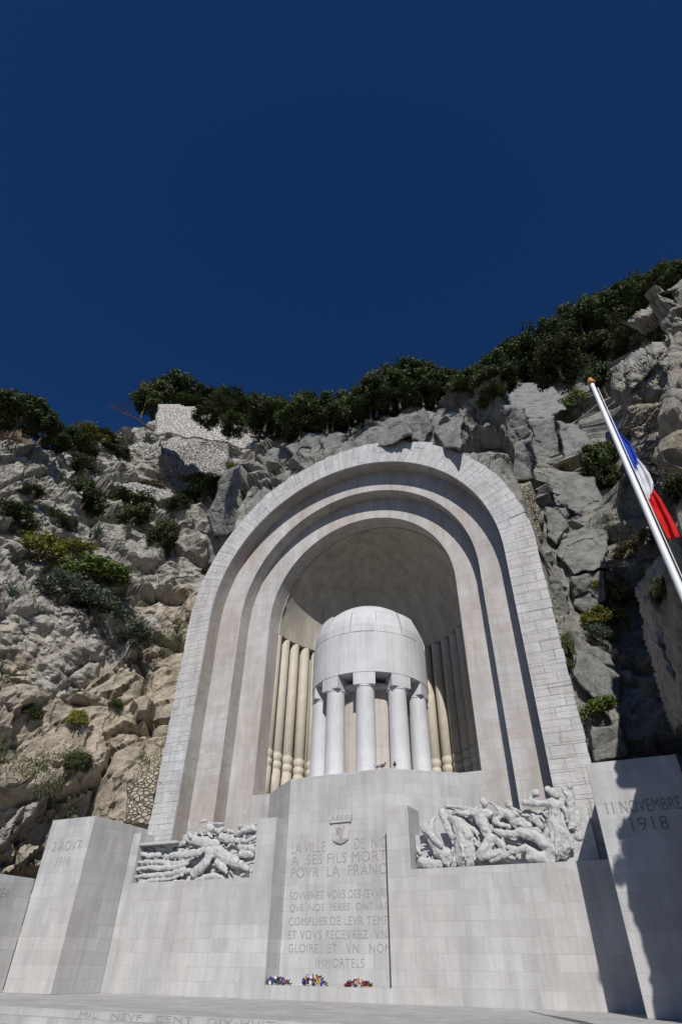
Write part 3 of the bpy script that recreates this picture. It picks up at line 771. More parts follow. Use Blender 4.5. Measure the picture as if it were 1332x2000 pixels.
def slab(name, poly, mat, nrm_=None, thick=.8, step=4.0, rough=.12, dflt=None, conform=0.0, tilt=(0,0,0), parent=None, back=1.4, seed=0, push=0.0, soft=14):
    c, n, v = fit_plane(poly, dflt)
    n = (n + Vector(tilt)).normalized()
    if n.dot(v) < .3: n = (n + v*.6).normalized()
    if nrm_: n = Vector(nrm_).normalized()
    x0 = min(p[0] for p in poly); x1 = max(p[0] for p in poly); y0 = min(p[1] for p in poly); y1 = max(p[1] for p in poly)
    nx = int((x1-x0)/step)+3; ny = int((y1-y0)/step)+3
    V = []; idx = {}; Fs = []
    wob = lambda x, y: (x + 7*noise.noise(Vector((x*.05, y*.05, seed+.5))), y + 7*noise.noise(Vector((x*.05, y*.05, seed+9.5))))
    def vert(i, j):
        if (i, j) in idx: return idx[(i, j)]
        x = x0 - step + i*step; y = y0 - step + j*step
        wx, wy = wob(x, y)
        e = edged(poly, wx, wy) if inside(poly, wx, wy) else 0
        d = ray(x, y); k = (c-EYE).dot(n)/d.dot(n)
        if conform: k = k*(1-conform) + surf_dist(x, y, dflt)*conform
        f = min(1, e/soft); prof = math.sqrt(max(0, 1-(1-f)**2))
        P = EYE + d*k
        h = thick*prof - back*.5*(1-prof) + push
        s3 = Vector((seed*3.1, 0, 0))
        dd0, dd1, cc, ck = vor(P*.55 + s3)
        h += (noise.fractal(P*1.1+s3, 1, 2, 5)*rough*1.6 + (_h(ck[0],ck[1],ck[2],5)-.5)*rough*2.2 + min(.15, dd1-dd0)*rough*4)*(.3+.7*prof)
        P = P + (EYE-P).normalized()*h
        idx[(i, j)] = len(V); V.append(P); return idx[(i, j)]
    edges = {}
    for i in range(nx):
        for j in range(ny):
            x = x0 - step + (i+.5)*step; y = y0 - step + (j+.5)*step; wx, wy = wob(x, y)
            if inside(poly, wx, wy):
                q = (vert(i, j), vert(i, j+1), vert(i+1, j+1), vert(i+1, j)); Fs.append(q)
                for a in range(4):
                    e = (q[a], q[(a+1)%4])
                    if (e[1], e[0]) in edges: del edges[(e[1], e[0])]
                    else: edges[e] = 1
    back_of = {}
    for (a, b) in list(edges):
        for q in (a, b):
            if q not in back_of:
                P = V[q]; back_of[q] = len(V); V.append(P + (P-EYE).normalized()*back)
        Fs.append((b, a, back_of[a], back_of[b]))
    return V, Fs
def slab_obj(name, poly, mat, parent=None, **kw):
    V, Fs = slab(name, poly, mat, **kw)
    me = bpy.data.meshes.new(name); me.from_pydata([tuple(p) for p in V], [], Fs); me.materials.append(mat)
    o = bpy.data.objects.new(name, me); C.objects.link(o)
    if parent: o.parent = parent
    return o
BLK = [
 ([(400,1005),(436,930),(470,905),(520,900),(555,930),(520,985),(462,1040),(418,1048)], .7, -.35),
 ([(405,1040),(455,1036),(490,1005),(470,1050),(425,1105),(408,1100)], .5, -.3),
 ([(468,908),(520,876),(566,868),(606,880),(618,905),(570,940),(524,965),(500,930)], .6, -.4),
 ([(556,872),(600,846),(652,842),(706,846),(704,884),(640,905),(592,918)], .7, -.4),
 ([(690,848),(740,812),(792,812),(806,848),(764,872),(700,886)], .7, -.5),
 ([(778,812),(830,798),(848,842),(826,866),(780,862)], .6, -.45),
 ([(842,800),(895,782),(908,800),(900,850),(904,884),(866,876),(842,846)], .8, -.5),
 ([(900,800),(962,786),(1026,796),(1036,846),(992,884),(938,896),(905,850)], .8, -.5),
 ([(985,745),(1060,746),(1105,772),(1104,800),(1050,822),(1000,806)], .9, .6),
 ([(942,893),(1000,868),(1036,856),(1046,900),(1040,938),(988,950),(955,928)], 1.0, -.5),
 ([(1030,816),(1084,812),(1090,860),(1112,915),(1068,952),(1044,925)], .8, -.2),
 ([(1084,822),(1130,832),(1166,872),(1152,915),(1122,930),(1098,890)], .8, .2),
 ([(1066,938),(1110,920),(1162,928),(1184,990),(1142,1012),(1086,994)], .7, .2),
 ([(1062,992),(1106,985),(1114,1030),(1088,1064),(1062,1050)], .5, .3),
 ([(1096,1034),(1140,1016),(1188,1036),(1188,1112),(1122,1124),(1084,1084)], .8, .3),
 ([(1114,1126),(1182,1108),(1188,1172),(1150,1206),(1116,1184)], .5, .6),
 ([(1058,1078),(1076,1076),(1080,1102),(1062,1112)], .4, .0),
 ([(1064,1108),(1090,1126),(1114,1180),(1108,1206),(1082,1184)], .4, .1),
 ([(1122,1270),(1180,1258),(1215,1290),(1215,1372),(1150,1364),(1118,1320)], .5, .8),
 ([(1148,1420),(1215,1410),(1230,1478),(1156,1494)], .7, .4),
 ([(1010,800),(1040,795),(1060,815),(1030,840)], .4, .2),
]
BN = {8: (.25,-.8,.5), 11: (.3,-.9,.2)}
V_, F_ = [], []
for k, (poly, th, dy) in enumerate(BLK):
    c = (sum(p[0] for p in poly)/len(poly), sum(p[1] for p in poly)/len(poly))
    v, f = slab('b', poly, None, thick=th*1.15, push=.15, soft=6, seed=k*1.7, dflt=dy, rough=.10, step=2.5, nrm_=(BN.get(k)), tilt=(random.uniform(-.25,.25), 0, random.uniform(-.2,.3)))
    o = len(V_); V_ += v; F_ += [tuple(i+o for i in q) for q in f]
me = bpy.data.meshes.new('cliff_rock_blocks'); me.from_pydata([tuple(p) for p in V_], [], F_); me.materials.append(M_block)
blocks = bpy.data.objects.new('cliff_rock_blocks', me); C.objects.link(blocks); tag(blocks, kind=GR)
# large pale rock masses on the right and at lower left (part of the cliff)
BIG = [
 ([(1188,775),(1196,712),(1275,668),(1420,670),(1420,792),(1290,786),(1222,798)], 1.4, M_cliff),
 ([(1222,630),(1276,588),(1340,548),(1420,540),(1420,600),(1300,632),(1252,650)], 1.2, M_cliff),
 ([(1240,1150),(1286,1085),(1420,1050),(1420,1420),(1312,1432),(1262,1270)], 1.6, M_cliff),
 ([(0,1190),(80,1160),(170,1190),(215,1260),(200,1340),(110,1380),(20,1330),(-40,1290)], .7, M_cliff),
 ([(-20,1650),(60,1560),(100,1540),(96,1580),(30,1650),(-20,1700)], .9, M_cliff),
]
V_, F_ = [], []
for k, (poly, th, m_) in enumerate(BIG):
    v, f = slab('b', poly, None, thick=th, seed=40+k*1.7, rough=.30, soft=30, step=4)
    o = len(V_); V_ += v; F_ += [tuple(i+o for i in q) for q in f]
me = bpy.data.meshes.new('cliff_outcrops'); me.from_pydata([tuple(p) for p in V_], [], F_); me.materials.append(M_cliff)
me.attributes.new('tan', 'FLOAT', 'POINT').data.foreach_set('value', [.04]*len(V_))
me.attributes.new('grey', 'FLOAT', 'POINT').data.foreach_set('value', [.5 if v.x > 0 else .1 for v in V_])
tag_o = bpy.data.objects.new('cliff_outcrops', me); C.objects.link(tag_o); tag(tag_o, kind=GR)
o = slab_obj('overhanging_boulder', [(-60,790),(0,798),(20,810),(55,845),(84,882),(60,902),(20,912),(-60,925)], M_brown, thick=1.6, soft=30, rough=.15, nrm_=(.35,-.55,-.75), seed=77, push=2.2)
tag(o, 'brown overhanging boulder at the top left edge of the cliff', 'boulder')
# masonry
def masonry(name, poly, mat, label, **kw):
    kw.setdefault('step', 2.2)
    o = slab_obj(name, poly, mat, **kw); tag(o, label, 'wall'); return o
masonry('summit_wall', [(303,832),(312,785),(345,790),(385,800),(440,815),(480,822),(520,838),(562,850),(560,884),(500,880),(430,866),(380,856),(330,850),(300,848)], M_coping, 'pale masonry wall along the cliff top with a sharp left corner', thick=.25, rough=.02, soft=5, back=1.6, push=1.6, seed=3, nrm_=(.25,-.9,.25))
masonry('rubble_retaining_wall', [(195,905),(270,862),(350,862),(452,850),(447,905),(436,935),(360,930),(300,945),(250,950),(205,935)], M_rubble, 'broad grey rubble stone retaining wall high on the left cliff', conform=.35, thick=.45, rough=.05, soft=8, seed=5)
masonry('rubble_retaining_wall', [(212,952),(262,944),(330,952),(352,975),(340,1000),(290,1004),(240,985),(208,985)], M_rubble, 'smaller grey rubble wall below the broad one on the left cliff', conform=.35, thick=.4, rough=.05, soft=8, seed=6)
masonry('rubble_retaining_wall', [(246,1530),(300,1500),(322,1490),(298,1612),(288,1618),(240,1606)], M_rubblet, 'tan rubble stone infill between the cliff foot and the left arch leg', conform=.2, thick=.35, rough=.05, soft=6, seed=8, dflt=.3)
masonry('rubble_retaining_wall', [(994,948),(1036,940),(1050,975),(1062,1050),(1050,1070),(1034,1030),(1015,985)], M_rubblet, 'narrow strip of tan rubble stones beside the upper right of the arch', conform=0, thick=.2, rough=.05, soft=6, seed=9, dflt=.35)
masonry('rubble_retaining_wall', [(1078,1195),(1100,1205),(1118,1290),(1100,1300),(1092,1240)], M_rubblet, 'thin strip of tan rubble stones beside the middle right of the arch', conform=0, thick=.15, rough=.05, soft=6, seed=10, dflt=.4)
masonry('rubble_retaining_wall', [(1226,795),(1290,782),(1420,790),(1420,840),(1290,845),(1240,860),(1222,830)], M_rubblet, 'upper tan dry stone wall under the big rock at the right edge', conform=.3, thick=.5, rough=.06, soft=8, seed=11)
masonry('rubble_retaining_wall', [(1232,868),(1300,850),(1420,840),(1420,930),(1300,930),(1258,920)], M_rubblet, 'lower tan dry stone wall beside the flag at the right edge', conform=.3, thick=.5, rough=.06, soft=8, seed=12)

# ------------------------------------------------------------------ vegetation
def crown_mesh(name, mat, seed, nclump=46, nleaf=60, size=.06, flat=.8, clr=.30, low=-.55):
    """unit crown: leaf quads scattered in clumps through an uneven volume"""
    r = random.Random(seed); V = []; Fc = []
    for c in range(nclump):
        while True:
            d = Vector((r.gauss(0,1), r.gauss(0,1), r.gauss(0,1))).normalized()
            if d.z > low: break
        rad = r.uniform(.35, .82)**.8
        cen = Vector((d.x*rad, d.y*rad, d.z*rad*flat)) + noise.noise_vector(d*1.7 + Vector((seed,0,0)))*.16
        cr = clr*r.uniform(.6, 1.15)
        for k in range(nleaf):
            e = Vector((r.gauss(0,1), r.gauss(0,1), r.gauss(0,1))).normalized()*cr*r.random()**.4
            p = cen + Vector((e.x, e.y, e.z*.75))
            n = (e.normalized()*1.1 + Vector((r.gauss(0,.6), r.gauss(0,.6), r.gauss(0,.6)+.35))).normalized()
            t = n.orthogonal().normalized(); t.rotate(Matrix.Rotation(r.uniform(0,6.28), 3, n)); b = n.cross(t)
            s = size*r.uniform(.6,1.35); i = len(V)
            V += [p - t*s, p + b*s*.55, p + t*s, p - b*s*.55]; Fc.append((i,i+1,i+2,i+3))
    me = bpy.data.meshes.new(name); me.from_pydata([tuple(v) for v in V], [], Fc); me.materials.append(mat); return me
def trunk_mesh():
    mb = MB()
    mb.tube([(0,0,-1.5),(.05,.03,-.8),(-.02,.06,-.3),(.08,.02,.25)], [.10,.08,.065,.03], 7)
    for a, b, c in [(.5,.2,.3),(-.45,.15,.25),(.1,-.5,.35),(-.15,.45,.3)]:
        mb.tube([(0,.03,-.5),(a*.5,b*.5,-.05),(a,b,c)], [.05,.035,.015], 5)
    me = bpy.data.meshes.new('trunk'); me.from_pydata(mb.v, [], mb.f); me.materials.append(M_bark); return me
TR = trunk_mesh()
CR = {'d': [crown_mesh('crown', M_leafd, s, 60, 130, .055) for s in (1,2,3,4)], 'm': [crown_mesh('crown', M_leafm, s, 60, 120, .055) for s in (5,6,7)],
      'b': [crown_mesh('foliage', M_leafb, s, 34, 80, .07, .7, .34, -.3) for s in (8,9)], 'y': [crown_mesh('foliage', M_leafy, s, 34, 80, .065, .7, .34, -.3) for s in (10,11)],
      'o': [crown_mesh('foliage', M_leafo, s, 26, 70, .06, .7, .34, -.3) for s in (12,13)], 'g': [crown_mesh('foliage', M_leafg, s, 30, 80, .06, .8, .34, -.3) for s in (14,15)],
      'l': [crown_mesh('foliage', M_leafm, s, 34, 80, .065, .75, .34, -.3) for s in (16,17)]}
vr = random.Random(21)
def m_per_px(P): return (P-EYE).dot(F)/FPX
def plant(name, key, cen, rx, ry, label, cat, group, trunk):
    e = tag(empty(name, cen - Vector((0,0,rx*1.1 if trunk else ry*.5)), vr.uniform(0, 6.28)), label, cat, group)
    ms = vr.choice(CR[key]); o = bpy.data.objects.new('crown' if trunk else 'foliage', ms); C.objects.link(o); o.parent = e
    o.location = (0, 0, rx*1.1 if trunk else ry*.5); o.scale = (rx*vr.uniform(.9,1.1), rx*vr.uniform(.85,1.1), ry*vr.uniform(.9,1.12)); o.rotation_euler = (vr.uniform(-.25,.25), vr.uniform(-.25,.25), vr.uniform(0,6.28))
    t = bpy.data.objects.new('trunk' if trunk else 'stem', TR); C.objects.link(t); t.parent = e
    if trunk: t.location = (0,0,rx*.9); t.scale = (rx*.55, rx*.55, rx*.62)
    else: t.location = (0,0,ry*.35); t.scale = (rx*.6, rx*.6, ry*.6)
    return e
ORD = ['first','second','third','fourth','fifth','sixth','seventh','eighth','ninth','tenth','eleventh','twelfth','thirteenth','fourteenth','fifteenth','sixteenth','seventeenth','eighteenth','nineteenth','twentieth']
# trees standing on the rim: px, py of the crown, radii in px, metres behind the rim
ROWS = [
 ('dark round tree above the overhanging boulder at far left, {} from the left', 'trees at the top left', 'd', [(-5,800,40,38,2),(45,802,50,40,1),(88,832,32,30,1),(150,868,38,26,.5),(112,858,30,24,1.5)]),
 ('dark evergreen tree above the pale summit wall, {} from the left', 'trees behind the summit wall', 'd', [(306,772,38,34,9),(345,765,46,32,9),(395,784,38,24,9),(440,790,40,26,9),(492,798,40,28,9),(540,808,38,34,9),(590,808,44,36,7)]),
 ('dark evergreen tree on the cliff top over the arch, {} from the left', 'trees on the cliff top', 'd', [(588,812,44,36,1),(640,802,42,36,1.5),(684,796,40,38,1.5),(724,778,44,40,1.5),(760,752,46,44,2),(800,738,46,40,2.5),(846,752,42,38,2),(892,754,40,34,2),(930,740,42,36,2)]),
 ('bushy evergreen tree on the rising slope at upper right, {} from the left', 'trees on the slope at upper right', 'd', [(966,726,42,36,2),(1004,702,46,42,2),(1044,682,44,42,2.5),(1082,656,40,42,2.5),(1128,618,38,44,3),(1166,604,36,40,3),(1204,590,38,36,3),(1240,572,38,34,3),(1282,556,40,34,3),(1325,548,40,34,3)]),
]
for lab, grp, key, L in ROWS:
    for k, (px, py, rx, ry, bk) in enumerate(L):
        py += 6; rimy = interp(RIM, px); P, n = hit(px, max(rimy+14, py)); dist = (P-EYE).length + bk
        if dist > 150: dist = 75
        cen = EYE + ray(px, py)*dist; mp = m_per_px(cen); rx, ry = rx*1.1, ry*1.1
        plant('evergreen_tree', key if vr.random() < .75 else 'm', cen, rx*mp*1.12, ry*mp*1.15, lab.format(ORD[k]), 'tree', grp, True)
SHR = [(x_, y_, rx_, ry_, k_, l_) for x_, y_, rx_, ry_, k_, l_ in [
 (285,800,26,30,'d','dark scrub hugging the left corner of the summit wall'),
 (372,806,34,14,'d','dark hedge peeping over the summit wall near its corner'),
 (420,812,34,16,'m','olive hedge peeping over the middle of the summit wall'),
 (470,820,36,22,'d','dark hedge over the lower part of the summit wall'),
 (520,828,36,26,'m','olive hedge over the right part of the summit wall'),
 (560,838,34,28,'d','dark undergrowth at the right end of the summit wall'),
 (606,838,36,24,'m','undergrowth right of the summit wall'),
 (650,830,36,22,'m','green undergrowth on the rim above the arch left shoulder'),
 (694,815,34,22,'l','lighter green undergrowth on the rim left of the arch crown'),
 (735,800,36,24,'d','dark undergrowth on the rim over the arch crown'),
 (780,786,36,24,'d','dark undergrowth just right of the arch crown'),
 (825,782,36,22,'m','undergrowth on the rim above the grey blocks'),
 (870,776,36,22,'d','dark undergrowth above the gap between grey blocks'),
 (915,768,36,22,'d','dark undergrowth above the long grey block'),
 (958,758,36,24,'m','undergrowth left of the topmost pale block'),
 (1004,738,36,24,'d','dark undergrowth above the topmost pale block'),
 (1050,722,36,26,'d','dark undergrowth right above the topmost pale block'),
 (1096,682,34,26,'d','dark undergrowth below the slope trees'),
 (1150,650,36,26,'d','dark undergrowth among the slope trees'),
 (1200,630,34,22,'d','dark undergrowth left of the upper right rock'),
]] + [  # px,py,rx,ry,key,label
 (1088,712,46,34,'m','olive shrub just below the trees, above the top right rock block'),
 (1142,692,44,40,'m','dense olive shrub on the slope left of the big right rock'),
 (1190,664,42,32,'l','mid green shrub above the flagpole top'),
 (1240,664,44,24,'m','low shrub between the two pale right-hand rocks'),
 (1296,648,44,28,'l','green shrub near the right edge above the big rock'),
 (1172,742,26,42,'d','dark narrow shrub behind the flagpole finial'),
 (1130,790,26,34,'b','bright green shrub beside the topmost grey block'),
 (1085,735,36,22,'m','olive scrub at the top of the grey rock blocks'),
 (960,775,28,14,'m','small scrub on the rim of the grey blocks'),
 (1180,905,34,40,'d','dark shrub in the crevice left of the flag'),
 (1196,935,24,30,'m','olive shrub under the dark crevice shrub'),
 (1245,838,24,16,'o','ochre scrub between the two right dry stone walls'),
 (1290,905,30,38,'d','dark shrub right of the flag'),
 (1325,958,26,32,'m','olive shrub at the right edge beside the flag'),
 (1225,1080,32,20,'o','dry tan scrub low in the right crevice'),
 (1262,1050,26,18,'o','dry ochre tuft above the right rock bulge'),
 (1170,1212,38,30,'y','yellow green shrub right of the arch'),
 (1172,1240,30,22,'g','grey green shrub under the yellow green one right of the arch'),
 (1166,1388,34,24,'b','bright green shrub above the right pylon'),
 (1108,1262,12,38,'m','narrow climbing shrub at the right edge of the arch'),
 (1112,1305,10,18,'l','small green tuft at the right edge of the arch'),
 (1165,1150,20,22,'y','yellowish tuft on the rocks right of the arch'),
 (1105,915,20,10,'o','brown tuft among the grey blocks on the right'),
 (1300,1160,30,34,'m','olive scrub on the right rock bulge'),
 (1205,1160,26,56,'o','rusty scrub in the shaded right crevice'),
 (405,812,24,14,'m','olive shrub in front of the summit wall, left one'),
 (456,830,22,18,'d','dark shrub in front of the summit wall, right one'),
 (450,915,11,14,'y','small yellow shrub right of the broad rubble wall'),
 (165,915,26,22,'l','feathery green shrub left of the broad rubble wall'),
 (166,972,34,44,'d','tall dark green shrub left of the smaller rubble wall'),
 (258,985,38,26,'l','round green shrub below the smaller rubble wall'),
 (262,1010,30,24,'m','dark shrub below the round green one'),
 (320,1048,28,34,'m','olive shrub halfway between rubble walls and left arch leg'),
 (402,960,36,30,'d','dark green shrub beside the grey block at upper left of the arch'),
 (350,985,20,14,'m','small olive shrub left of the dark shrub near the arch'),
 (298,948,26,8,'o','ochre grass along the rubble wall'),
 (375,938,16,9,'o','ochre tuft at the right end of the rubble wall'),
 (18,1018,38,32,'d','dark green shrub at the left edge'),
 (62,960,20,12,'m','small olive shrub under the overhanging boulder'),
 (80,1078,42,34,'y','bright yellow shrub at the left'),
 (140,1072,32,20,'y','straggly yellow green plants right of the yellow shrub'),
 (188,1128,56,34,'b','large bright green shrub in the middle of the left cliff'),
 (190,1182,58,34,'g','grey shaded brush under the large bright green shrub'),
 (120,1150,40,26,'g','grey green brush left of the large bright green shrub'),
 (118,1018,22,14,'l','green tuft above the yellow shrub'),
 (222,880,20,14,'l','small shrub at the foot of the summit rocks'),
 (205,862,26,10,'m','low scrub on the left skyline'),
 (240,885,12,16,'m','thin shrub left on the broad rubble wall'),
 (165,1245,12,9,'l','tiny shrub on the pale rock face at left'),
 (40,1300,12,14,'m','small olive tuft at the far left middle'),
 (62,1392,18,14,'m','small olive tuft in a left crack'),
 (226,1376,14,11,'b','small green tuft in the middle of the lower left cliff'),
 (152,1408,18,22,'y','yellowish shrub in the lower left crack'),
 (152,1490,20,26,'m','dark olive shrub in the lower left crack'),
 (172,855,30,18,'y','yellow green plants on the left skyline'),
 (262,1245,34,30,'g','grey green shrub above the pale rock near the left arch leg'),
 (348,1245,9,8,'o','rusty tuft beside the left arch leg'),
 (402,1115,9,9,'m','small tuft touching the left arch curve'),
]
for (px, py, rx, ry, key, lab) in SHR:
    P, n = hit(px, py+ry*.5, .5); dd = -.15
    if 'hedge' in lab or 'undergrowth' in lab or 'scrub hugging' in lab:
        P, n = hit(px, interp(RIM, px)+16, .5); dd = 8 if 'summit' in lab else 1.2; py -= 10
    cen = EYE + ray(px, py)*((P-EYE).length + dd); mp = m_per_px(cen)
    plant('shrub', key, cen, rx*mp*1.32, ry*mp*1.35, lab, 'shrub', 'shrubs growing on the cliff', False)
# agaves
M_agave = plain('agave_leaf', (.10,.13,.09), .5, .4, .25, 3, 0)
def agave_mesh(seed, n=22):
    r = random.Random(seed); mb = MB()
    for k in range(n):
        a = k*2.4 + r.uniform(-.2,.2); up = .25 + 1.1*(k/n); L = r.uniform(.8,1.05)
        d = Vector((math.cos(a), math.sin(a), 0)); s = Vector((-d.y, d.x, 0)); prev = None
        for j in range(6):
            t = j/5; c = d*(L*t*math.cos(up)) + Vector((0,0,L*t*math.sin(up) - .25*t*t*(1-k/n))); w_ = .085*math.sin(math.pi*min(1,(t*.8+.2)))*(1-t)+.004
            cur = (c - s*w_ + Vector((0,0,w_*.5)), c - Vector((0,0,w_*.3)), c + s*w_ + Vector((0,0,w_*.5)))
            if prev:
                mb.quad([prev[0],prev[1],cur[1],cur[0]]); mb.quad([prev[1],prev[2],cur[2],cur[1]])
            prev = cur
    me = bpy.data.meshes.new('rosette'); me.from_pydata(mb.v, [], mb.f); me.materials.append(M_agave); return me
AG = [agave_mesh(1), agave_mesh(2)]
for (px, py, r_, lab) in [(190,1040,30,'spiky agave below the tall dark shrub on the left cliff'),(262,1262,34,'grey agave clump near the left arch leg'),(22,1155,28,'spiky agave at the left edge'),
    (150,852,34,'agave on the left skyline under the round tree'),(235,858,24,'small agave at the foot of the flower stalk'),(1075,812,30,'row of spiky agaves on the grey blocks at upper right'),(1180,1240,28,'blue grey agave in the yellow shrub right of the arch'),
    (288,855,24,'dark agave left of the summit wall'),(140,1090,24,'agave right of the yellow shrub'),(250,1030,18,'small agave under the round green shrub'),(480,840,18,'small agave by the summit wall')]:
    P, n = hit(px, py+6, .4); P = P - ray(px, py)*.2; mp = m_per_px(P)
    e = tag(empty('agave', P, vr.uniform(0,6)), lab, 'agave', 'agaves on the cliff')
    o = bpy.data.objects.new('rosette', vr.choice(AG)); C.objects.link(o); o.parent = e; s = r_*mp*1.1; o.scale = (s, s, s)
P, n = hit(300, 850); dist = (P-EYE).length
e = tag(empty('agave_flower_stalk', P), 'bare brown agave flower stalk leaning against the sky at upper left', 'plant')
mb = MB(); M_stalk = plain('dry_stalk', (.13,.085,.06), .9, .1, .3, 5, 0)
a = EYE + ray(300,842)*dist - P; b = EYE + ray(262,815)*dist - P; c = EYE + ray(238,806)*dist - P; d = EYE + ray(216,796)*dist - P
mb.tube([a, b, c, d], [.12,.10,.07,.04], 6); st = mb.build('stalk', M_stalk, e)
ft = MB(); r_ = random.Random(5)
for k in range(9):
    q = b.lerp(d, .25 + .75*k/8); side = (a-d).normalized().cross(Vector((0,0,1))).normalized()*(1 if k%2 else -1)
    tip = q + side*r_.uniform(.25,.6) + Vector((0,0,r_.uniform(.3,.9))); ft.tube([q, tip], [.04,.03], 4)
    for m_ in range(26):
        t = tip + Vector((r_.gauss(0,.16), r_.gauss(0,.16), r_.gauss(0,.10)));  s = .09
        ft.quad([t, t+Vector((s,0,s*.4)), t+Vector((s,s,s)), t+Vector((0,s*.3,s))])
ft.build('flower_cluster', M_stalk, e)

# ground cover: small tufts and weeds in the cracks, nobody could count them
gr_ = random.Random(99); V_ = []; F_ = []; tries = 0
while len(F_) < 24000 and tries < 9000:
    tries += 1
    px = gr_.choice([gr_.uniform(-20, 420), gr_.uniform(-20, 420), gr_.uniform(1060, 1340)]); py = gr_.uniform(780, 1620)
    if py < interp(RIM, px) + 6: continue
    d = ray(px, py); loc, n, idx, dist = BV.ray_cast(EYE, d)
    if loc is None or loc.z < 5 or (abs(loc.x) < 11.2 and loc.z < 29) or (loc.x > 9 and (loc.y < -1.5 or loc.z < 12)): continue
    if noise.noise(loc*.28) + .25*noise.noise(loc*1.1) < .06 + (.12 if loc.z < 16 else 0): continue
    R0_ = gr_.uniform(.12, .42)
    for k in range(int(26 + 60*R0_)):
        p = loc + Vector((gr_.gauss(0, R0_), gr_.gauss(0, R0_), gr_.gauss(0, R0_*.6))) + n*gr_.uniform(0, .22)
        t = Vector((gr_.gauss(0,.5), gr_.gauss(0,.5)-.3, 1)).normalized()*gr_.uniform(.06,.17); s_ = t.orthogonal().normalized()*.028
        i = len(V_); V_ += [p-s_, p+t*.5+s_*.6, p+t, p+t*.4-s_*1.2]; F_.append((i,i+1,i+2,i+3))
me = bpy.data.meshes.new('cliff_weeds'); me.from_pydata([tuple(v) for v in V_], [], F_); me.materials.append(M_leafm)
wd = bpy.data.objects.new('cliff_weeds', me); C.objects.link(wd); tag(wd, 'low green weeds and tufts growing in the cracks of the pale cliff', 'weeds', kind='stuff')

# ------------------------------------------------------------------ flagpole and flag
pe = tag(empty('flagpole', (13.80, -15.3, -.64)), 'white flagpole with a copper coloured finial at the right', 'flagpole')
H = 11.2 + .64
mb = MB(); mb.lathe([(0,0),(.16,0),(.16,.25),(.070,.27),(.064,5),(.048,H),(0,H)], 20); mb.build('pole', M_pole, pe, smooth=False).rotation_euler = (0, R_(-.55), 0)
mb = MB(); mb.lathe([(0,H-.02),(.05,H-.02),(.085,H+.02),(.095,H+.05),(.045,H+.08),(.07,H+.13),(.04,H+.19),(0,H+.21)], 18)
fo = mb.build('finial', M_finial, pe, smooth=True); fo.rotation_euler = (0, R_(-.55), 0)
def cloth(name, col):
    m, t, b = newmat(name, .75, .15); b.inputs['Base Color'].default_value = (*col, 1)
    tr = nd(t, 'ShaderNodeBsdfTranslucent'); tr.inputs[0].default_value = (*col, 1)
    mx = nd(t, 'ShaderNodeMixShader'); mx.inputs[0].default_value = .25
    t.links.new(b.outputs[0], mx.inputs[1]); t.links.new(tr.outputs[0], mx.inputs[2]); t.links.new(mx.outputs[0], t.nodes['Material Output'].inputs[0]); return m
mb = MB(); mb.tube([(.085,.02,1.1),(.10,.02,6),(.085,.02,H-.15)], [.008,.008,.008], 5); ro_ = mb.build('halyard', M_pole, pe); ro_.rotation_euler = (0, R_(-.55), 0)
fl = tag(empty('flag', (13.80, -15.3, 9.6)), 'French blue white red flag hanging limp along the right of the white pole', 'flag')
# outline points from the pole outwards (px): blue, white, red
def flag_px(name, quad_rows, mat, seed):
    """quad_rows: list of (left px,py, right px,py) from top to bottom"""
    rows_ = []
    base = Vector((13.80, -15.3, 9.6)); k = (base-EYE).dot(F)
    V = []; Fc = []; n = 22; m_ = 8
    R2_ = []
    for a, b in zip(quad_rows, quad_rows[1:]):
        for q in range(m_): R2_.append(tuple(a[i] + (b[i]-a[i])*q/m_ for i in range(4)))
    R2_.append(quad_rows[-1])
    for j, (lx, ly, rx, ry) in enumerate(R2_):
        for i in range(n+1):
            s = i/n; px = lx+(rx-lx)*s; py = ly+(ry-ly)*s
            P = at_y(px, py, -15.22); wdt = (rx-lx)/40
            t = j/len(R2_)
            P = P + (EYE-P).normalized()*(.07*wdt*math.sin(s*6 + seed + t*1.2) + .02*math.sin(s*14+t*4+seed) + .03*noise.noise(Vector((s*3, t*4, seed)))) 
            V.append(P - base)
    for j in range(len(R2_)-1):
        for i in range(n):
            a = j*(n+1)+i; Fc.append((a, a+1, a+n+2, a+n+1))
    me = bpy.data.meshes.new(name); me.from_pydata([tuple(v) for v in V], [], Fc); me.materials.append(mat)
    for p in me.polygons: p.use_smooth = True
    o = bpy.data.objects.new(name, me); C.objects.link(o); o.parent = fl
    sd = o.modifiers.new('s', 'SOLIDIFY'); sd.thickness = .006
flag_px('blue_band', [(1190,816,1200,824),(1200,840,1212,852),(1214,866,1228,880),(1226,894,1244,905),(1236,915,1246,930)][0:1] + [(1198,836,1206,842),(1212,868,1230,866),(1228,900,1246,896),(1240,925,1244,915)], cloth('flag_blue', (.03,.08,.48)), 0)
flag_px('white_band', [(1240,920,1244,895),(1246,935,1257,910),(1252,950,1268,926),(1260,965,1275,942),(1266,978,1275,957)], cloth('flag_white', (.74,.74,.78)), 1)
flag_px('red_band', [(1264,976,1275,955),(1272,992,1290,975),(1280,1008,1304,1000),(1290,1026,1318,1024),(1304,1054,1328,1050)], cloth('flag_red', (.62,.02,.02)), 2)

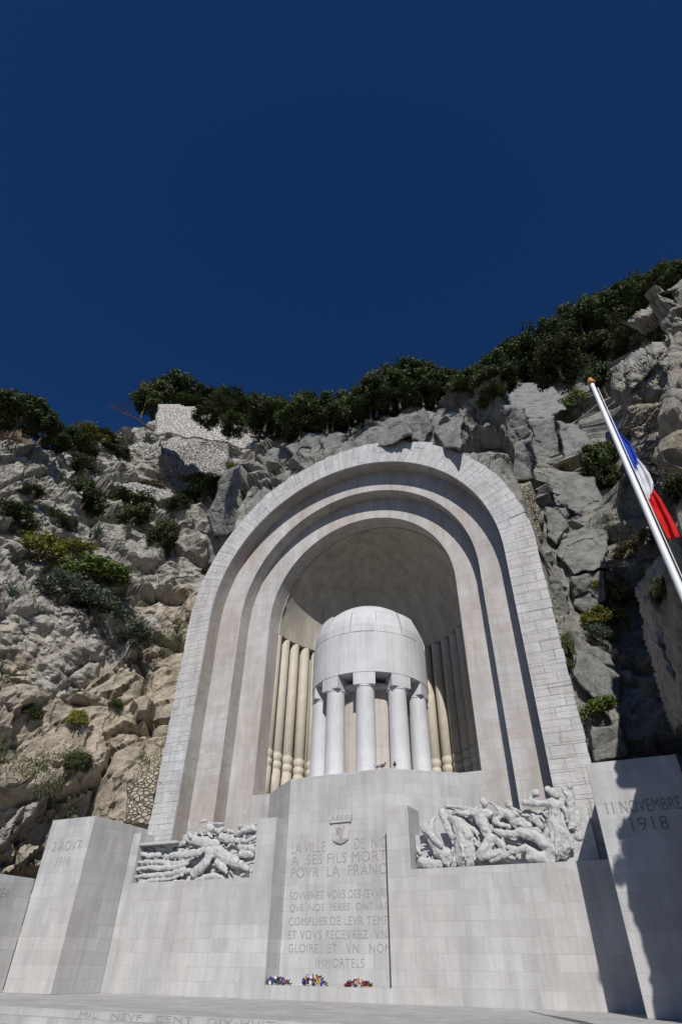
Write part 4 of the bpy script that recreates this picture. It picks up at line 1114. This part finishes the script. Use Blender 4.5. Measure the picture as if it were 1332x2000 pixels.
# ------------------------------------------------------------------ wreaths, pigeons
FLW = {'blue': (.04,.05,.30), 'violet': (.12,.04,.22), 'white': (.7,.7,.7), 'red': (.5,.03,.04), 'pink': (.65,.25,.25), 'orange': (.6,.22,.05), 'yellow': (.6,.42,.06), 'darkred': (.15,.02,.03), 'leaf': (.03,.06,.02)}
FM = {k: plain('petal_'+k, v, .6, .2, .15, 20, 0) for k, v in FLW.items()}
def flowers(cx, cy, w_, h_, kinds, seed, label):
    r = random.Random(seed); e = tag(empty('flower_wreath', (cx, cy, .42)), label, 'wreath', 'wreaths on the stone ledge')
    mb = MB()
    for k in range(150):
        x = r.uniform(-w_, w_); hh = h_*math.sqrt(max(.05, 1-(x/w_)**2)); p = Vector((x, r.uniform(-.12,.12), r.uniform(0, hh*.8)))
        t = Vector((r.gauss(0,1), r.gauss(0,1), abs(r.gauss(0,1)))).normalized()*.11; s = t.cross(Vector((0,1,.3))).normalized()*.025
        mb.quad([p, p+t*.5+s, p+t, p+t*.5-s])
    mb.build('greenery', FM['leaf'], e)
    per = {}
    for k in range(38):
        x = r.uniform(-w_, w_)*.95; hh = h_*math.sqrt(max(.1, 1-(x/w_)**2)); z = hh*r.uniform(.25,1)
        c = kinds[min(len(kinds)-1, int((x/w_*.5+.5+r.uniform(-.18,.18))*len(kinds)))] if r.random() < .8 else r.choice(kinds)
        c = c if c in FM else kinds[0]
        m_ = per.setdefault(c, MB()); p = Vector((x, r.uniform(-.18,-.05), z)); R0_ = r.uniform(.035,.06)
        for q in range(7):
            a = q*2*math.pi/7; d = Vector((math.cos(a), -.5, math.sin(a))); d2 = Vector((math.cos(a+.7), -.5, math.sin(a+.7)))
            m_.quad([p, p+d*R0_, p+(d+d2)*R0_*.6+Vector((0,-.01,0)), p+d2*R0_])
    for c, m_ in per.items(): m_.build(c + '_blossoms', FM[c], e)
flowers(-2.12, -.80, .50, .24, ['leaf','white','blue','violet','pink'], 1, 'low wreath of pale and blue flowers at the left end of the ledge')
flowers(-.55, -.80, .46, .34, ['violet','blue','white','red','yellow','blue'], 2, 'tall blue and purple wreath in the middle of the ledge')
flowers(1.25, -.80, .52, .20, ['darkred','darkred','white','orange','darkred'], 3, 'low dark red and orange wreath at the right end of the ledge')
def pigeon(px, py, mat, label, sz=.17, rz=0):
    # standing on the stele top
    d = ray(px, py); k = (FL+.004 - EYE.z)/d.z; P = EYE + d*k
    P = Vector((P.x, min(P.y, 1.2), FL + .004)); P = at_y(px, py, .35); P.z = FL+.004
    e = tag(empty('pigeon', P, rz), label, 'pigeon')
    mb = MB()
    mb.tube([(-.20,0,.13),(-.10,0,.15),(0,0,.16),(.08,0,.19),(.115,0,.24),(.13,0,.27),(.165,0,.275)], [.012,.045,.062,.052,.030,.030,.008], 10)
    b = mb.build('body', mat, e, smooth=True)
    for s in (-.02,.02):
        l = MB(); l.tube([(0,s,0),(0,s,.12)], [.006,.008], 5); l.build('leg', M_finial, e)
    e.scale = (1.3,1.3,1.3)
pigeon(746, 1500, M_dark, 'dark grey pigeon standing at the edge of the stele top, left one', rz=.6)
pigeon(771, 1499, M_dark, 'dark grey pigeon standing at the edge of the stele top, right one', rz=1.9)
pigeon(736, 1500, M_pigw, 'pale pigeon standing beside the two dark ones', rz=2.6)

# ------------------------------------------------------------------ high reliefs on the ledges
def capsule(mb, a, b, ra, rb, n=10):
    a, b = Vector(a), Vector(b); d = b-a
    L = d.length
    if L < 1e-4: d = Vector((0,0,1))
    d.normalize(); t = d.orthogonal().normalized(); s = d.cross(t)
    rings = []
    for k in (-90,-60,-30,0):
        e = R_(k); rings.append((a + d*(math.sin(e)*ra), math.cos(e)*ra))
    for k in (0,30,60,90):
        e = R_(k); rings.append((b + d*(math.sin(e)*rb), math.cos(e)*rb))
    R_s = []
    for c, r in rings:
        R_s.append([c + (t*math.cos(2*math.pi*q/n) + s*math.sin(2*math.pi*q/n))*max(r, .002) for q in range(n)])
    base = len(mb.v)
    for rg in R_s: mb.v += [tuple(p) for p in rg]
    for i in range(len(R_s)-1):
        for q in range(n):
            mb.f.append((base+i*n+q, base+i*n+(q+1)%n, base+(i+1)*n+(q+1)%n, base+(i+1)*n+q)); mb.uv.append([(0,0)]*4)
    mb.f.append(tuple(base+q for q in reversed(range(n)))); mb.uv.append([(0,0)]*n)
    mb.f.append(tuple(base+(len(R_s)-1)*n+q for q in range(n))); mb.uv.append([(0,0)]*n)
def carve(name, chains, parent, org, sc, vox=.026, label=None):
    """chains of (crop x, crop y, depth y, radius): limbs and masses fused into one carved surface"""
    mb = MB(); rv_ = random.Random(name + str(chains[0][0]))
    for ch in chains:
        pts = [(at_y(org[0]+x/sc, org[1]+y/sc, dy), r*.90) for x, y, dy, r in ch]
        if len(pts) == 1: pts = pts*2
        for (p, r), (q, r2) in zip(pts, pts[1:]):
            capsule(mb, p, q, r, r2)
            # muscles and folds running along the limb
            ax = (q-p); L = ax.length
            if L > .05 and max(r, r2) > .06:
                ax = ax/L; a_ = ax.orthogonal().normalized(); b_ = ax.cross(a_)
                for m_ in range(3 + int(L/.18)):
                    th = rv_.uniform(0, 6.28); f0 = rv_.uniform(0, .75); f1 = f0 + rv_.uniform(.15, .35)
                    rr0 = r + (r2-r)*f0; o_ = (a_*math.cos(th) + b_*math.sin(th))*rr0*.78
                    capsule(mb, p + ax*L*f0 + o_, p + ax*L*min(1, f1) + o_, rr0*rv_.uniform(.22,.42), rr0*rv_.uniform(.12,.3))
    mb.v = [(v[0], -.40 + (v[1]+.40)*.72, v[2]) for v in mb.v]      # relief is flatter than life
    o = mb.build(name, M_sculpt, parent, merge=False)
    rm = o.modifiers.new('r', 'REMESH'); rm.mode = 'VOXEL'; rm.voxel_size = vox; rm.use_smooth_shade = True
    sm = o.modifiers.new('s', 'SMOOTH'); sm.factor = .5; sm.iterations = 1
    for sz_, st_ in ((.22, .10), (.07, .035)):
        dm = o.modifiers.new('d', 'DISPLACE'); tx = bpy.data.textures.new('chisel', 'CLOUDS'); tx.noise_scale = sz_; tx.noise_depth = 2
        dm.texture = tx; dm.texture_coords = 'GLOBAL'; dm.strength = st_; dm.mid_level = .5
    if label: o['label'] = label
    return o
# right relief, crop origin (790,1510), 3.7 px per px
RO, RS = (790, 1510), 3.7
rr_ = MB()
rr_.box(3.60, 10.3, -.40, .02, 3.93, 5.15); rr_.box(5.6, 10.3, -.34, .02, 5.15, 5.70)
rel = rr_.build('right_relief', M_sculpt, mem); rel['label'] = 'high relief of horses and struggling figures right of the stele'
rs = lambda name, ch, lab=None: carve(name, ch, rel, RO, RS, label=lab)
rs('horse', [[(330,640,-.6,.30),(300,590,-.75,.30),(240,560,-.85,.26),(170,430,-.85,.24),(140,400,-.9,.20)],
             [(150,395,-.95,.17),(190,450,-1.05,.16),(235,500,-1.12,.13),(252,520,-1.12,.10)],
             [(112,395,-.9,.05),(105,370,-.9,.02)],[(150,380,-.9,.05),(150,355,-.9,.02)],
             [(190,420,-.8,.12),(190,350,-.7,.10),(215,320,-.6,.06)],
             [(120,640,-.7,.22),(180,650,-.8,.20),(250,660,-.8,.15)], [(250,520,-.9,.12),(280,640,-.9,.09)]], 'plunging horse at the left end of the right relief')
rs('horse', [[(440,600,-.5,.50),(430,470,-.55,.46),(390,360,-.6,.36),(330,290,-.7,.24),(270,285,-.85,.20)],
             [(262,290,-.92,.17),(285,360,-1.0,.15),(320,430,-1.06,.13),(335,460,-1.06,.11)],
             [(240,260,-.9,.05),(232,235,-.9,.02)],[(275,255,-.9,.05),(278,232,-.9,.02)],
             [(340,270,-.55,.08),(400,330,-.45,.10),(460,450,-.4,.10)],
             [(340,540,-.95,.07),(330,600,-.95,.05),(322,650,-.95,.06)],[(400,520,-1.0,.05),(410,600,-1.0,.05)],[(430,520,-1.0,.04),(432,620,-1.0,.05)]], 'rearing horse head beside the raised arm')
rs('figure', [[(560,195,-.75,.17),(575,215,-.8,.15)],[(570,240,-.7,.09)],
              [(520,300,-.70,.24),(600,290,-.70,.22)],[(540,320,-.7,.27),(580,400,-.75,.25),(620,460,-.75,.26)],
              [(500,275,-.75,.13),(430,250,-.85,.11),(370,240,-.95,.08),(280,228,-1.0,.05)],[(500,290,-.8,.11),(400,285,-.95,.08),(340,275,-1.0,.06)],
              [(620,470,-.8,.24),(560,560,-1.0,.22),(540,590,-1.02,.20)],[(545,590,-1.0,.19),(640,580,-.95,.15),(720,550,-.9,.11)],
              [(660,470,-.8,.20),(700,520,-.95,.13),(720,590,-.9,.10)]], 'nude man reaching over the horses')
rs('figure', [[(745,215,-.7,.15),(755,230,-.72,.13)],[(700,290,-.6,.20),(800,290,-.65,.22)],[(760,300,-.65,.24),(790,350,-.6,.22)],
              [(640,350,-.75,.10),(700,370,-.8,.10),(745,385,-.8,.08)],[(700,300,-.7,.10),(650,340,-.75,.09)],[(830,350,-.6,.22),(890,390,-.6,.20)],
              [(690,260,-.55,.08),(630,215,-.5,.05),(560,208,-.5,.04)]], 'crouching figure behind the nude man')
rs('figure', [[(630,405,-1.0,.09),(680,425,-1.02,.13),(760,440,-1.0,.14),(830,425,-.95,.18)],[(840,425,-.92,.20),(940,450,-.9,.22),(1010,510,-.9,.24),(1080,560,-.85,.25)],
              [(1080,570,-.8,.25),(1000,600,-.9,.20),(900,610,-.95,.18)],[(900,560,-.95,.19),(960,600,-.95,.17),(1060,640,-.9,.12)],
              [(740,530,-1.0,.10),(800,545,-1.02,.11),(870,530,-1.0,.12)],[(700,600,-.95,.09),(760,570,-1.0,.10),(850,545,-1.0,.10)],[(620,620,-.9,.12),(700,590,-.9,.12)]], 'fallen man lying with bent knees')
rs('figure', [[(925,150,-.65,.15),(950,140,-.65,.15)],[(860,212,-.95,.12),(930,212,-.98,.15),(1000,215,-.85,.12)],[(905,180,-.8,.09),(895,150,-.7,.06)],
              [(880,300,-.5,.20),(950,330,-.5,.22),(990,380,-.5,.2)],[(920,300,-.7,.06),(930,350,-.7,.05)]], 'figure shielding the head with a raised arm')
rs('figure', [[(1060,130,-.85,.17),(1085,150,-.9,.16)],[(1030,110,-.8,.12)],[(1030,215,-.75,.20),(1120,215,-.75,.19)],[(1070,220,-.8,.26),(1085,320,-.8,.22)],
              [(1075,340,-.8,.25),(1090,430,-.8,.30),(1120,540,-.7,.38)],[(1040,350,-.8,.12),(1010,500,-.75,.16)],[(1130,350,-.8,.12),(1200,520,-.7,.14)],
              [(1060,400,-1.02,.05),(1040,560,-1.0,.06)],[(1090,400,-1.06,.05),(1090,580,-1.05,.06)],[(1120,390,-1.02,.05),(1150,560,-1.0,.06)],
              [(1120,220,-.85,.10),(1160,270,-.9,.09),(1170,340,-.85,.08)]], 'standing figure in a flared skirt at the right end')
rs('figure', [[(1190,90,-.6,.14)],[(1190,160,-.5,.18),(1200,260,-.5,.18),(1210,380,-.45,.2)],[(1160,150,-.6,.09),(1140,110,-.6,.08)],[(1235,300,-.4,.16),(1260,460,-.35,.18)]], 'figure in the shadow at the far right end of the relief')
# left relief, crop origin (240,1570), 4.44
LO, LS = (240, 1570), 4.44
ll_ = MB(); ll_.box(-10.24, -3.60, -.46, .02, 3.93, 5.45); ll_.box(-10.24, -8.0, -.96, -.42, 5.45, 5.56) ; ll_.box(-8.1, -3.60, -.40, .02, 5.45, 5.85)
rell = ll_.build('left_relief', M_sculpt, mem); rell['label'] = 'high relief of stretched and tumbling figures left of the stele'
ls = lambda name, ch, lab=None: carve(name, ch, rell, LO, LS, label=lab)
ls('figure', [[(350,455,-1.0,.10),(430,440,-1.02,.16),(540,435,-1.02,.18),(640,415,-.95,.17),(670,400,-.9,.16)],[(350,440,-1.0,.08),(340,480,-1.02,.06)],[(420,480,-.8,.12),(380,520,-.7,.10)]], 'outstretched leg with foot')
ls('figure', [[(130,420,-.8,.10),(220,450,-.85,.12),(300,440,-.85,.14)],[(80,505,-.95,.06),(180,500,-.97,.10),(300,500,-.98,.12),(420,520,-.95,.13),(520,500,-.95,.12),(600,450,-.92,.12)]], 'slim horizontal figure, uppermost of the lying bodies')
ls('figure', [[(95,565,-.95,.07),(200,548,-.98,.11),(320,552,-1.0,.13),(440,548,-.98,.14),(540,510,-.95,.12)],[(420,590,-.9,.09),(520,560,-.95,.08)]], 'slim horizontal figure in the middle of the lying bodies')
ls('figure', [[(60,632,-.95,.07),(180,618,-.97,.10),(300,612,-.98,.12),(400,600,-.98,.13),(500,570,-.95,.12)],[(120,685,-.9,.08),(220,665,-.92,.10),(360,650,-.92,.10)],[(380,650,-.9,.08),(500,610,-.92,.09)]], 'lowest of the lying bodies')
ls('figure', [[(600,600,-1.0,.22),(650,560,-1.05,.24),(700,500,-1.05,.24),(740,430,-.98,.22),(720,400,-.9,.2)],[(560,580,-.9,.14),(500,590,-.9,.10)],
              [(740,420,-.85,.26),(820,420,-.85,.30),(900,470,-.85,.28),(960,500,-.8,.26)],[(800,500,-.95,.16),(870,570,-1.0,.15),(880,590,-1.0,.10)],[(700,350,-.7,.24),(800,350,-.7,.26)],
              [(930,500,-.85,.2),(1010,520,-.8,.2),(1070,560,-.8,.12)],[(990,480,-1.0,.04),(960,510,-1.0,.03)],[(1030,500,-.95,.04),(1010,540,-.95,.03)]], 'tumbling nude with curved thigh and broad back')
ls('figure', [[(540,290,-.7,.2),(640,320,-.7,.22),(740,330,-.65,.25)],[(330,340,-.75,.10),(420,350,-.75,.12),(520,340,-.75,.14)],[(300,390,-.7,.08),(420,390,-.7,.10)],[(560,250,-.9,.12),(580,285,-.9,.10)],[(565,215,-.8,.05),(560,160,-.75,.06)]], 'figure lying along the top of the left relief')
ls('figure', [[(670,150,-.7,.10),(715,140,-.7,.09)],[(730,200,-.8,.17),(760,210,-.8,.16)],[(700,230,-.8,.10),(760,280,-.85,.08)],[(740,160,-.75,.06),(820,170,-.8,.06),(880,165,-.8,.05)],[(820,230,-.85,.14),(860,210,-.8,.10)],[(850,290,-.7,.22),(940,300,-.7,.24)],[(900,225,-.9,.09),(950,240,-.85,.08)]], 'group of heads and arms at the middle top')
ls('figure', [[(990,190,-.8,.08),(1060,195,-.85,.08),(1160,165,-.8,.07)],[(960,260,-.85,.10),(1040,225,-.9,.12),(1110,205,-.9,.13),(1160,230,-.8,.10)],[(980,310,-.8,.12),(1060,320,-.85,.12),(1140,280,-.85,.08)],
              [(1000,370,-.75,.14),(1100,370,-.7,.14),(1160,420,-.75,.08)],[(1020,430,-.7,.18),(1110,440,-.65,.16)],[(1060,270,-.7,.14),(1120,260,-.6,.12)]], 'tangle of limbs at the right end of the left relief')
ls('figure', [[(560,640,-.85,.10),(640,650,-.9,.10),(760,620,-.8,.16),(860,640,-.7,.16)],[(300,690,-.8,.08),(420,680,-.85,.10),(560,670,-.85,.10)]], 'draped cloth along the bottom')

# folds of cloth and rubble filling the ground of both reliefs
def drapery(parent, org, sc, x0, x1, y0, y1, n, seed, ang):
    r = random.Random(seed); mb = MB()
    for k in range(n):
        x = r.uniform(x0, x1); y = r.uniform(y0, y1); L = r.uniform(25, 95); a = ang + r.gauss(0, .5)
        d0 = r.uniform(-.62, -.40); R0_ = r.uniform(.03, .085)
        p = at_y(org[0]+x/sc, org[1]+y/sc, d0); q = at_y(org[0]+(x+L*math.cos(a))/sc, org[1]+(y+L*math.sin(a))/sc, d0 + r.uniform(-.08,.08))
        capsule(mb, p, q, R0_, R0_*r.uniform(.4, 1))
    o = mb.build('drapery', M_sculpt, parent, merge=False)
    rm = o.modifiers.new('r', 'REMESH'); rm.mode = 'VOXEL'; rm.voxel_size = .03; rm.use_smooth_shade = True
drapery(rel, RO, RS, 330, 1180, 250, 610, 150, 4, .9)
drapery(rel, RO, RS, 90, 330, 520, 640, 25, 5, .3)
drapery(rell, LO, LS, 130, 1130, 340, 640, 130, 6, 0.0)
drapery(rell, LO, LS, 560, 1130, 200, 380, 50, 7, .3)
